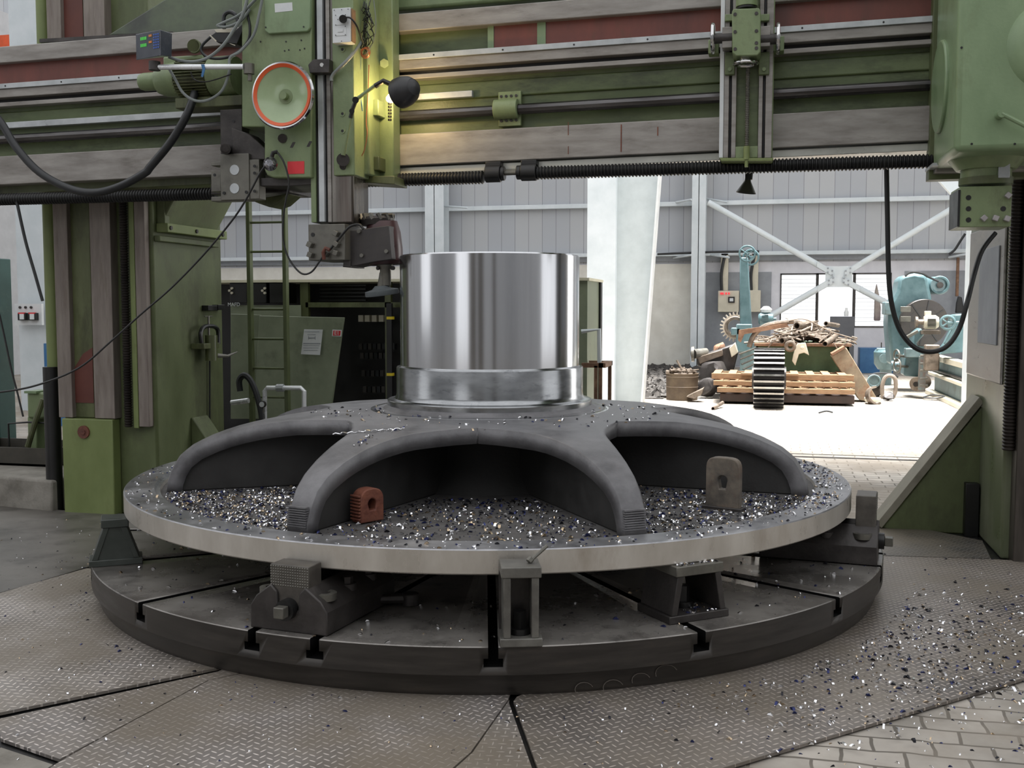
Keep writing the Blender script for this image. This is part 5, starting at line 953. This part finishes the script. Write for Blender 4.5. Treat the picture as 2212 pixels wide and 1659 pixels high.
# pallets
for k, (l, t, r, b, v, lab) in enumerate(((1537, 808, 1845, 820, 11.9, 'topmost slatted wooden pallet of the low stack'), (1541, 824, 1847, 834, 11.8, 'middle wooden pallet of the low stack'), (1549, 839, 1847, 849, 11.7, 'lowest wooden pallet of the low stack'))):
    pt_ = thing('wooden_pallet', lab, 'pallet', V((l + r) / 2, b, v), 0, 'wooden pallets stacked by the scrap bin')
    a = V(l, (t + b) / 2, v); c = V(r, (t + b) / 2, v); zt0 = V(1690, t, v).z + (0); zb0_ = V(1690, b, v).z
    for y_ in (v, v + .45, v + .95): MB().box(a.x, c.x, y_, y_ + .07, zb0_ - .005, zt0 - (.004 if y_ == v else .02)).build('bearer', WOOD, pt_, bev=.004)
    for i in range(9): x_ = a.x + (c.x - a.x) * i / 9 + .02; MB().box(x_, x_ + .13, v + .03, v + 1.05, zt0 - .018, zt0).build('slat', WOOD, pt_, bev=.003)
wbox(1600, 806, 1725, 812, 11.85, .12, 'wooden_plank', WOOD, 'short plank lying on top of the pallet stack', 'plank')
wbox(1555, 853, 1846, 870, 11.75, .9, 'steel_skid', mat('dark_skid', (44, 34, 30), (64, 48, 42), rough=.7), 'dark rusty skid under the wooden pallets', 'skid')
# barrel and castings on the left
bl = thing('rusty_barrel', 'short rusty oil drum full of scrap at the left of the heap', 'barrel', V(1472, 862, 12.2)); q = V(1473, 860, 12.4); hb = V(1473, 806, 12.4).z
MB().lathe([(.27, FZ), (.275, .2), (.285, .21), (.275, .22), (.28, .38), (.29, .39), (.28, .4), (.29, hb), (.27, hb), (.25, hb - .08), (0, hb - .06)], (q.x, q.y, 0), (0, 0, 1), 32).build('drum', mat('drum_brown', (78, 64, 50), (104, 90, 72), rough=.7, scale=5, dirt=(76, 56, 40)), bl)
rn = random.Random(5); mb = MB()
for k in range(26): a = rn.uniform(0, 6.3); c = Vector((q.x + rn.uniform(-.2, .2), q.y + rn.uniform(-.2, .2), hb + rn.uniform(-.03, .06))); d = Vector((math.cos(a), math.sin(a), rn.uniform(-.2, .5))) * rn.uniform(.05, .17); mb.tube([c - d, c + d], rn.uniform(.008, .03), 6)
tag(mb.build('barrel_scrap', SCR), 'bits of scrap filling the rusty drum', 'scrap', kind='stuff')
def rock(nm, l, t, r, b, v, dep, m, lab, cat, seed, jag=.25):
    rn = random.Random(seed); c = V((l + r) / 2, (t + b) / 2, v); a = V(l, (t + b) / 2, v); e = V(r, (t + b) / 2, v); zt = V((l + r) / 2, t, v).z; zb_ = V((l + r) / 2, b, v).z
    mb = MB(); bm_ = mb.b; bmesh.ops.create_icosphere(bm_, subdivisions=3, radius=1)
    ph = [(Vector((rn.uniform(-1, 1), rn.uniform(-1, 1), rn.uniform(-1, 1))).normalized(), rn.uniform(.6, 1.0)) for _ in range(9)]
    for v_ in bm_.verts:
        p = v_.co.normalized()
        k = 1.15
        for nrm, dd in ph:
            dt = p.dot(nrm)
            if dt > 0: k = min(k, dd * (1 - jag * .3) / dt)
        v_.co = Vector((c.x + p.x * k * (e.x - a.x) / 2, c.y + dep / 2 + p.y * k * dep / 2, c.z + p.z * k * (zt - zb_) / 2))
    return tag(mb.build(nm, m), lab, cat)
cs = thing('machine_casting', 'dark broken machine bed casting tipped over behind the drum', 'casting', V(1550, 845, 13.4))
MB().pprism([(1505, 770), (1560, 752), (1588, 742), (1594, 762), (1585, 800), (1578, 850), (1545, 850), (1530, 800), (1506, 790)], 13.4, .5).build('casting_body', DRK, cs, bev=.03); MB().pprism([(1506, 772), (1560, 755), (1562, 768), (1512, 786)], 13.3, .2).build('bracket_plate', SCR, cs, bev=.01)
MB().pprism([(1575, 752), (1588, 740), (1594, 762), (1580, 772)], 13.2, .25).build('pale_end_block', CREAM, cs, bev=.01); MB().cyl(V(1498, 765, 13.3), V(1525, 762, 13.5), .09, 20).cyl(V(1494, 765, 13.3), V(1500, 765, 13.3), .14, 20).build('flanged_pipe', IRON, cs)
rock('cast_lump', 1500, 775, 1566, 845, 12.9, .6, DRK, 'rounded dark casting lying between drum and pallets', 'casting', 11)
rock('rust_lump', 1536, 738, 1566, 768, 13.5, .4, RUST, 'rusty pointed lump on top of the tipped casting', 'scrap', 12)
rock('small_lump', 1505, 820, 1560, 858, 12.6, .4, DRK, 'small dark casting at the foot of the pallet stack', 'casting', 15)
for k in range(7): tag(MB().tube([V(1596 + k * 3, 765 + k * 11, 13.0), V(1632, 752 + k * 11, 13.1)], .016, 6).build('thin_rod', IRON), 'thin grey rod poking out left of the pinion', 'rod', 'bundle of rods left of the pinion')
tag(MB().pprism([(1482, 857), (1520, 838), (1516, 852), (1500, 862)], 11.9, .3).build('metal_pan', SCR, bev=.01), 'shallow grey pan leaning by the rusty drum', 'pan')
tubeobj((1540, 883), (1561, 870), 10.6, 11.1, .03, 'short pink tinted pipe lying on the paving before the pallets')
tag(MB().tube([V(1474, 800, 12.2), V(1462, 778, 12.2)], .02, 6).build('steel_rod', SCR), 'stub rod standing in the rusty drum', 'rod')
# chute and pieces on the right
ch = thing('rusty_chute', 'tilted rusty square chute leaning against the scrap bin', 'chute', V(1860, 868, 12.4))
MB().pprism([(1796, 770), (1828, 751), (1893, 858), (1880, 868), (1856, 864)], 12.6, .45).build('chute_body', mat('rusty_cream', (112, 98, 80), (142, 126, 104), rough=.6, scale=5, dirt=(112, 70, 46), damt=.8, dlo=.5), ch, bev=.01); MB().pprism([(1798, 769), (1827, 752), (1824, 748), (1796, 764)], 12.55, .4).build('chute_mouth', RUST, ch)
q = V(1886, 856, 12.3); tag(MB().lathe([(.16, 0), (.13, 0), (.13, .1), (.16, .1)], q, (.6, -1, .3), 24, closed=True, a0=0, a1=math.pi * 1.2).build('half_ring', SCR), 'half buried steel ring at the foot of the chute', 'ring')
q = V(1921, 836, 13.4); hr_ = MB(); hr_.tube([q + Vector((-.1, 0, -.22)), q + Vector((-.12, 0, 0)), q + Vector((-.07, 0, .17)), q + Vector((.03, 0, .2)), q + Vector((.1, 0, .12)), q + Vector((.1, 0, -.1)), q + Vector((.02, 0, -.24))], .035, 8, smooth=5); tag(hr_.build('horseshoe_casting', mat('grey_brown_iron', (116, 104, 94), (142, 130, 118), rough=.6)), 'horseshoe shaped casting standing right of the chute', 'casting')
rock('valve_part', 1908, 848, 1932, 868, 12.9, .2, DRK, 'small dark valve on the paving before the horseshoe casting', 'valve', 21); wbox(1870, 861, 1903, 869, 12.2, .3, 'wood_block', CREAM, 'flat pale wooden block on the paving by the chute', 'block')
q = V(1888, 823, 13.6); tag(MB().cyl(q, q + Vector((0, .12, 0)), .1, 24).torus(q, (0, 1, 0), .1, .02, 24, 6).build('flange_disc', TEALD), 'round drilled flange leaning between chute and horseshoe casting', 'flange')
rock('cast_cover', 1880, 815, 1912, 858, 13.7, .3, DRK, 'dark curved casting behind the flange disc', 'casting', 33)
rm_ = thing('round_motor', 'dusty motor lying on the floor by the lathe bed', 'motor', V(1985, 845, 14.0)); q = V(1979, 830, 13.6)
MB().cyl(q, q + Vector((.18, .3, .03)), .125, 24).build('motor_body', SCR, rm_); MB().cyl(q - Vector((.012, .02, 0)), q, .045, 16).build('shaft_hole', BLK, rm_)
tag(MB().tube([V(1875, 812, 15), V(1895, 806, 15), V(1925, 808, 15), V(1940, 815, 15)], .02, 6, smooth=4).build('floor_cable', RUB), 'dark cable lying on the floor before the blue cabinet', 'cable')
tag(MB().tube([V(1995, 858, 12.5), V(2015, 853, 12.4), V(2040, 856, 12.3), V(2020, 860, 12.2), V(1997, 859, 12.3)], .012, 6, smooth=4).build('wire_loop', RUB), 'thin wire loop on the floor at the lathe foot', 'wire')
cable([(1768, 892), (1785, 888), (1799, 891)], 9.3, .012, RUB, 'thin curved wire on the bright paving', 'wire', 'bent_wire')
# window side cabinets
wbox(1795, 684, 1845, 790, 20.5, .6, 'dark_cabinet', mat('dark_grey_cabinet', (74, 76, 82), (84, 86, 92), rough=.6), 'tall dark grey cabinet standing in front of the window', 'cabinet', floor=True)
wc_ = V(1828, 683, 20.6); tag(MB().lathe([(0, 0), (.05, 0), (.055, .1), (.03, .15), (.03, .2), (0, .2)], wc_, (0, 0, 1), 16).build('jar', WHT), 'white jar on the dark grey cabinet', 'jar')
o = wbox(1857, 752, 1930, 795, 21, .6, 'blue_cabinet', BLUE, 'low blue cabinet under the window', 'cabinet', floor=True)
tag(MB().prism([V(x, y, 22.85) for x, y in ((1894, 612), (1900, 640), (1903, 665), (1902, 693), (1888, 693), (1889, 662), (1890, 630))], (0, .12, 0)).build('hanging_coat', mat('beige_coat', (170, 160, 150), (130, 118, 118), rough=.9, scale=2), bev=.03), 'beige coat hanging in front of the right window pane', 'coat')
sm_ = thing('teal_gear_unit', 'small round teal gear unit at the left foot of the big lathe', 'machine', V(1915, 800, 17)); q = V(1914, 773, 17); MB().cyl((q.x, q.y, FZ), (q.x, q.y, q.z - .2), .12, 16).build('pedestal', TEALD, sm_)
MB().lathe([(0, -.26), (.16, -.24), (.24, -.12), (.25, .12), (.22, .17), (0, .18)], q, (0, 0, 1), 28).build('housing', TEAL, sm_); MB().cyl(q + Vector((-.2, -.1, .18)), q + Vector((.2, -.1, .18)), .03, 8).cyl(q + Vector((-.06, -.25, 0)), q + Vector((-.06, -.3, 0)), .1, 20).build('cover', TEALD, sm_); MB().cyl(q + Vector((-.1, 0, .17)), q + Vector((-.1, 0, .32)), .012, 6).build('lever', DRK, sm_)
# big facing lathe
la = thing('facing_lathe', 'big teal facing lathe with a dark round faceplate behind the cable loop', 'lathe', V(1985, 840, 15))
MB().pprism([(1942, 602), (1953, 595), (1976, 590), (2001, 595), (2005, 605), (2012, 640), (2020, 690), (2015, 790), (1925, 790), (1918, 700), (1920, 660), (1938, 630)], 15.2, .9).build('headstock', TEAL, la, bev=.06)
mb = MB(); P(mb, 1912, 652, 1930, 680, 15.0, .6); mb.build('side_box', TEALD, la, bev=.02)
fq = V(1997, 697, 15.0); fx = Vector((.18, -1, 0)).normalized(); RF = .445
MB().lathe([(0, .12), (RF, .12), (RF, .01), (RF - .01, 0), (0, 0)], fq, -fx, 64).build('faceplate', mat('faceplate_iron', (44, 40, 38), (60, 56, 52), rough=.35, metal=.4, scale=3), la, label='dark iron faceplate')
fp_ = la.children[-1]; fe = Vector((fx.y, -fx.x, 0)).normalized(); u3 = Vector((0, 0, 1))
for k in range(8):
    a = R(45 * k + 10); d = fe * math.cos(a) + u3 * math.sin(a); s_ = d.cross(fx) * .012; c = fq + fx * .012; MB().prism([c + d * .12 + s_, c + d * .42 + s_, c + d * .42 - s_, c + d * .12 - s_], -fx * .012).build('slot', BLK, fp_, smooth=False)
MB().lathe([(.28, -.002), (.286, -.002), (.286, .004), (.28, .004)], fq, -fx, 64, closed=True).build('scribed_ring', BLK, fp_)
for y_, n_ in ((668, 0), (689, 1)): q = V(1956, y_, 14.75); MB().box(q.x - .09, q.x + .09, q.y - .03, q.y + .02, q.z - .05, q.z + .05).build('jaw_plate', IRON, fp_, bev=.004)
q = V(2030, 616, 15.3); MB().cyl(q, q + Vector((-.1, .5, 0)), .17, 28).torus(q, (0, 1, 0), .15, .03, 28, 6).build('upper_motor', TEAL, la); MB().cyl(q + Vector((0, -.06, 0)), q, .06, 20).build('motor_cap', DRK, la)
cable([(1955, 597), (1968, 588), (1990, 590), (2005, 598), (2028, 608)], 14.9, .02, RUB, 'black lead over the top of the teal headstock')
cm = thing('carriage_motor', 'cream ribbed motor on the carriage before the faceplate', 'motor', V(2010, 718, 13.8)); q0 = V(1995, 696, 13.8)
mb = MB(); mb.lathe([(0, 0), (.1, 0), (.125, .03), (.125, .2), (.09, .25), (0, .25)], q0, (1, 0, 0), 24); mb.build('motor_body', CREAM, cm); mb = MB()
for k in range(9): mb.box(q0.x + .05, q0.x + .19, q0.y - .14, q0.y - .11, q0.z - .1 + k * .022, q0.z - .092 + k * .022)
mb.build('fins', DRK, cm); mb = MB(); P(mb, 1990, 714, 2032, 722, 13.75, .3); mb.build('mount', SCR, cm); MB().cyl(q0 - Vector((.1, 0, 0)), q0, .05, 16).cyl(q0 - Vector((.14, 0, 0)), q0 - Vector((.1, 0, 0)), .1, 20).build('pulley', SCR, cm)
mb = MB(); P(mb, 1998, 672, 2012, 682, 13.8, .1); mb.build('terminal_box', CREAM, cm, bev=.01)
cg = thing('lathe_carriage', 'teal lathe carriage with handwheels and a slanted tool slide', 'carriage', V(1985, 812, 13.8))
MB().pprism([(1972, 722), (1990, 708), (1998, 722), (1980, 742), (1992, 760), (1988, 815), (1952, 812), (1955, 770), (1970, 755)], 13.9, .5).build('apron', TEAL, cg, bev=.03); MB().pprism([(1952, 729), (1982, 712), (1985, 718), (1956, 735)], 13.7, .1).build('tool_slide', IRON, cg, bev=.01)
q = V(1938, 783, 13.7); MB().torus(V(1937, 768, 13.7), (1, .4, 0), .1, .018, 28, 6).torus(V(1938, 790, 13.65), (1, .4, 0), .12, .016, 28, 6).cyl(V(1937, 768, 13.7), V(1960, 770, 13.9), .025, 8).cyl(V(1938, 790, 13.65), V(1960, 792, 13.9), .025, 8).build('handwheels', IRON, cg)
mb = MB(); P(mb, 1957, 753, 1992, 772, 13.6, .3); mb.build('saddle', TEALD, cg, bev=.01); MB().cyl(V(1925, 790, 13.9), V(1945, 790, 13.9), .09, 16).build('gear_cover', TEAL, cg)
tl = thing('tailstock', 'teal tailstock with a spoked handwheel at the right upright', 'tailstock', V(2070, 770, 13.0))
MB().pprism([(2062, 680), (2086, 678), (2086, 760), (2030, 766), (2048, 740), (2060, 712)], 13.0, .5).build('tailstock_body', TEAL, tl, bev=.02); MB().pprism([(2040, 742), (2062, 700), (2068, 706), (2048, 748)], 12.9, .15).build('brace_arm', TEAL, tl, bev=.01)
q = V(2047, 697, 12.9); w_ = MB().torus(q, (.25, 1, 0), .11, .025, 32, 8); w_.cyl(q, q + Vector((.2, -.02, 0)), .03, 12)
for k in range(5): w_.tube([q, q + Vector((.1 * math.cos(k * 1.257), 0, .1 * math.sin(k * 1.257)))], .016, 6)
w_.build('handwheel', TEAL, tl)
bd = thing('lathe_bed', 'long lathe bed with pale guideways running behind the right upright', 'lathe bed', V(2050, 860, 12.5))
def bedp(pts, nm, m, dx=.6): return MB().prism([V(x, y, v) for x, y, v in pts], (dx, 0, 0)).build(nm, m, bd, bev=.01)
bA, bB = Vector((V(2000, 850, 13.5).x, 14.6, 0)), Vector((5.4, 9.3, 0)); dB = (bB - bA); nB = Vector((dB.y, -dB.x, 0)).normalized(); nB = nB if nB.x > 0 else -nB
A0 = Z(2008, 850, FZ); B0 = Z(2088, 888, FZ); dB = B0 - A0; B1 = A0 + dB * 2.0; nB = Vector((-dB.y, dB.x, 0)).normalized(); nB = nB if nB.x > 0 else -nB
def bar(z0, z1, off, wid, nm, m, ext=0): a = A0 + nB * off; b_ = B1 + nB * off; return MB().prism([Vector((a.x, a.y, z0)), Vector((b_.x, b_.y, z0)), Vector((b_.x, b_.y, z1)), Vector((a.x, a.y, z1))], nB * wid).build(nm, m, bd, bev=.01)
bar(FZ, .62, 0.08, .7, 'bed_side', TEALD); bar(.62, .72, 0, .15, 'guideway', CREAM); bar(.62, .70, .6, .15, 'guideway', CREAM); bar(.34, .40, -.04, .1, 'feed_rod', CREAM); bar(FZ, .06, -.08, .14, 'foot_rail', CREAM); bar(.42, .46, .02, .05, 'lead_screw', DRK)
mb = MB(); P(mb, 1998, 745, 2030, 800, 13.2, .2); mb.build('bed_end', SCR, bd, bev=.02); mb = MB(); P(mb, 1985, 770, 2000, 845, 13.5, .1); mb.build('bed_end', mat('rusty_teal', (110, 86, 76), (96, 120, 120), rough=.6, scale=9), bd)
for y_ in (768, 785, 800, 818, 832): MB().cyl(V(1988, y_, 13.4), V(2004, y_, 13.4), .018, 8).build('lever', IRON, bd)
tag(MB().prism([V(x, y, 22.6) for x, y in ((2070, 640), (2078, 642), (2084, 675), (2064, 676), (2066, 655))], (0, .1, 0)).build('black_jacket', RUB, bev=.02), 'black jacket hanging on the wall pipe above the tailstock', 'jacket')
wbox(2066, 556, 2072, 640, 22.7, .1, 'wall_pipe', RUST, 'thin rusty pipe on the wall above the tailstock', 'pipe')
cable([(2085, 505), (2075, 520), (2062, 540), (2050, 549)], 22.6, .03, RUB, 'dark cable slanting down to the wall girt at the right', 'cable')
# small pedestal with rag by the right rib
wbox(2019, 972, 2036, 1010, 3.8, .25, 'iron_pedestal', DRK, 'small dark iron block behind the right foot rib', 'block', floor=True)
rock('red_rag', 2022, 962, 2052, 982, 3.83, .18, mat('maroon_rag', (70, 30, 34), (94, 44, 46), rough=.9), 'crumpled maroon rag on the iron block behind the right foot rib', 'rag', 5)
# rubble strip by the cream wall
rn = random.Random(9); mb = MB()
for k in range(900):
    x_ = rn.uniform(-1.6, -.02); y_ = rn.uniform(12.6, 22.5); s_ = rn.uniform(.02, .09); c = Vector((x_ + .02 * (y_ - 12), y_, FZ + s_ * .3)); M = Matrix.Translation(c) @ Matrix.Rotation(rn.uniform(0, 3), 4, Vector((rn.random(), rn.random(), rn.random())).normalized())
    mb.box(-s_, s_, -s_ * .7, s_ * .7, -s_ * .4, s_ * .4, M)
mb.prism([(-1.8, 12.4, FZ), (-.1, 12.4, FZ), (.1, 22.9, FZ), (-1.8, 22.9, FZ)], (0, 0, .015))
tag(mb.build('rubble', mat('rubble', (50, 47, 45), (76, 72, 68), rough=.9, scale=6)), 'strip of grey rubble along the foot of the cream wall', 'rubble', kind='stuff')
# ================================================================== SWARF
CH = [mat('chip_bright', (214, 214, 216), rough=.2, metal=1, rv=.02), mat('chip_straw', (176, 158, 134), rough=.25, metal=1), mat('chip_blue', (38, 44, 84), (60, 66, 110), rough=.3, metal=.7), mat('chip_dark', (36, 36, 42), rough=.4, metal=.6)]
rn = random.Random(21)
def chip(mb, c, s):
    mb.mi = rn.choices([0, 1, 2, 3], [.5, .15, .17, .18])[0]
    e = rn.uniform(0, 6.283); d = Vector((math.cos(e), math.sin(e), rn.uniform(-.3, .3))) * s; n_ = Vector((-math.sin(e), math.cos(e), 0)) * s * rn.uniform(.25, .45); u = Vector((rn.uniform(-.3, .3), rn.uniform(-.3, .3), 1)) * s * rn.uniform(.4, .9)
    vs = [c - d - n_, c - d + n_, c - d * .3 - n_ + u, c - d * .3 + n_ + u, c + d * .5 - n_ + u * .7, c + d * .5 + n_ + u * .7, c + d - n_, c + d + n_]
    mb.mesh(vs, [(0, 1, 3, 2), (2, 3, 5, 4), (4, 5, 7, 6), (0, 2, 4, 6), (1, 7, 5, 3), (0, 6, 7, 1)]); mb.mi = 0
def inside_leg(x, y): 
    a = math.degrees(math.atan2(y, x)); r = math.hypot(x, y)
    return any(abs((a - l + 180) % 360 - 180) * math.pi / 180 * r < .06 for l in legs)
def swarf(nm, lab, n, sampler, z, smin, smax):
    mb = MB(); k = 0
    while k < n:
        x, y = sampler()
        if inside_leg(x, y) and z > .5: k += 1; continue
        chip(mb, Vector((x, y, z)), rn.choice([rn.uniform(smin, smax * .6), rn.uniform(smin, smax)])); k += 1
    return tag(mb.build(nm, CH, smooth=False), lab, 'metal chips', kind='stuff')
def sector(a0, a1, r0, r1, bias=1.0):
    def f():
        a = R(rn.uniform(a0, a1)); r = r0 + (r1 - r0) * rn.random() ** bias; return r * math.cos(a), r * math.sin(a)
    return f
swarf('metal_swarf', 'dense glittering steel chips on the casting floor in the left arch', 2500, sector(-149, -104, .85, 1.93, .6), ZR - .028, .004, .014)
swarf('metal_swarf', 'scattered silver and blue chips on the casting floor in the front arch', 1150, sector(-102, -56, .8, 1.93, .8), ZR - .028, .004, .015)
swarf('metal_swarf', 'steel chips on the casting floor in the right arch', 1700, sector(-54, -8, .85, 1.93, .65), ZR - .028, .004, .015)
swarf('metal_swarf', 'sparse chips lying along the flat machined rim', 420, sector(-175, 25, 1.99, 2.14), ZR + .001, .004, .013)
swarf('metal_swarf', 'thick sprinkle of chips on the right hand part of the rim', 300, sector(-25, 25, 1.95, 2.1), ZR + .001, .004, .014)
swarf('metal_swarf', 'loose chips on the table top beneath the casting rim', 260, sector(-170, 5, 1.6, 2.31), ZT + .001, .004, .014)
def floorr():
    a = R(rn.gauss(-28, 15)); r = 2.42 + abs(rn.gauss(.45, .38)); return r * math.cos(a), r * math.sin(a)
swarf('metal_swarf', 'chips strewn over the floor plates right of the table', 1500, floorr, .001, .003, .014)
swarf('metal_swarf', 'thin scatter of chips on the floor in front and left of the table', 420, sector(-190, -50, 2.36, 3.6, 1.6), .001, .003, .011)
mb = MB()
for k in range(150):
    a = R(rn.uniform(-170, 30)); r = rn.uniform(.68, 1.1); chip(mb, Vector((r * math.cos(a), r * math.sin(a), zprof(r) + .002)), rn.uniform(.004, .014))
for k in range(30):
    a = R(rn.uniform(-104, -100)); r = rn.uniform(1.0, 1.5); chip(mb, Vector((r * math.cos(a), r * math.sin(a), zprof(r) + .002)), rn.uniform(.004, .01))
tag(mb.build('metal_swarf', CH, smooth=False), 'few chips on the dark dome around the hub foot', 'metal chips', kind='stuff')
mb = MB(); l0, r0_ = radial(-50.3, 2.06)
for k in range(90): chip(mb, Vector(l0) + Matrix.Rotation(r0_, 3, 'Z') @ Vector((rn.uniform(-.11, .11), rn.uniform(-.11, -.0), HS + .001)), rn.uniform(.004, .012))
for k in range(50): chip(mb, Vector(l0) + Matrix.Rotation(r0_, 3, 'Z') @ Vector((rn.uniform(-.1, .1), rn.uniform(-.12, .0), .036)), rn.uniform(.004, .01))
tag(mb.build('metal_swarf', CH, smooth=False), 'chips lying on top of and inside the open trapezoid stand', 'metal chips', kind='stuff')
pts = []
for k in range(60):
    t_ = k / 59; r = 1.12 + .22 * t_; a = R(-116 + 9 * t_) if t_ < .8 else R(-108.8 + 2 * (t_ - .8)); a = R(-113 + 14 * (1 - t_)) ; pts.append(Vector((r * math.cos(a), r * math.sin(a), zprof(r) + .006)) + Vector((.004 * math.cos(k * 1.3), .004 * math.sin(k * 1.3), .003 * math.cos(k))))
tag(MB().tube(pts, .0035, 5).build('curled_chip', CH[0]), 'one long curly steel shaving lying on the dome leg left of the front arch', 'metal shaving')
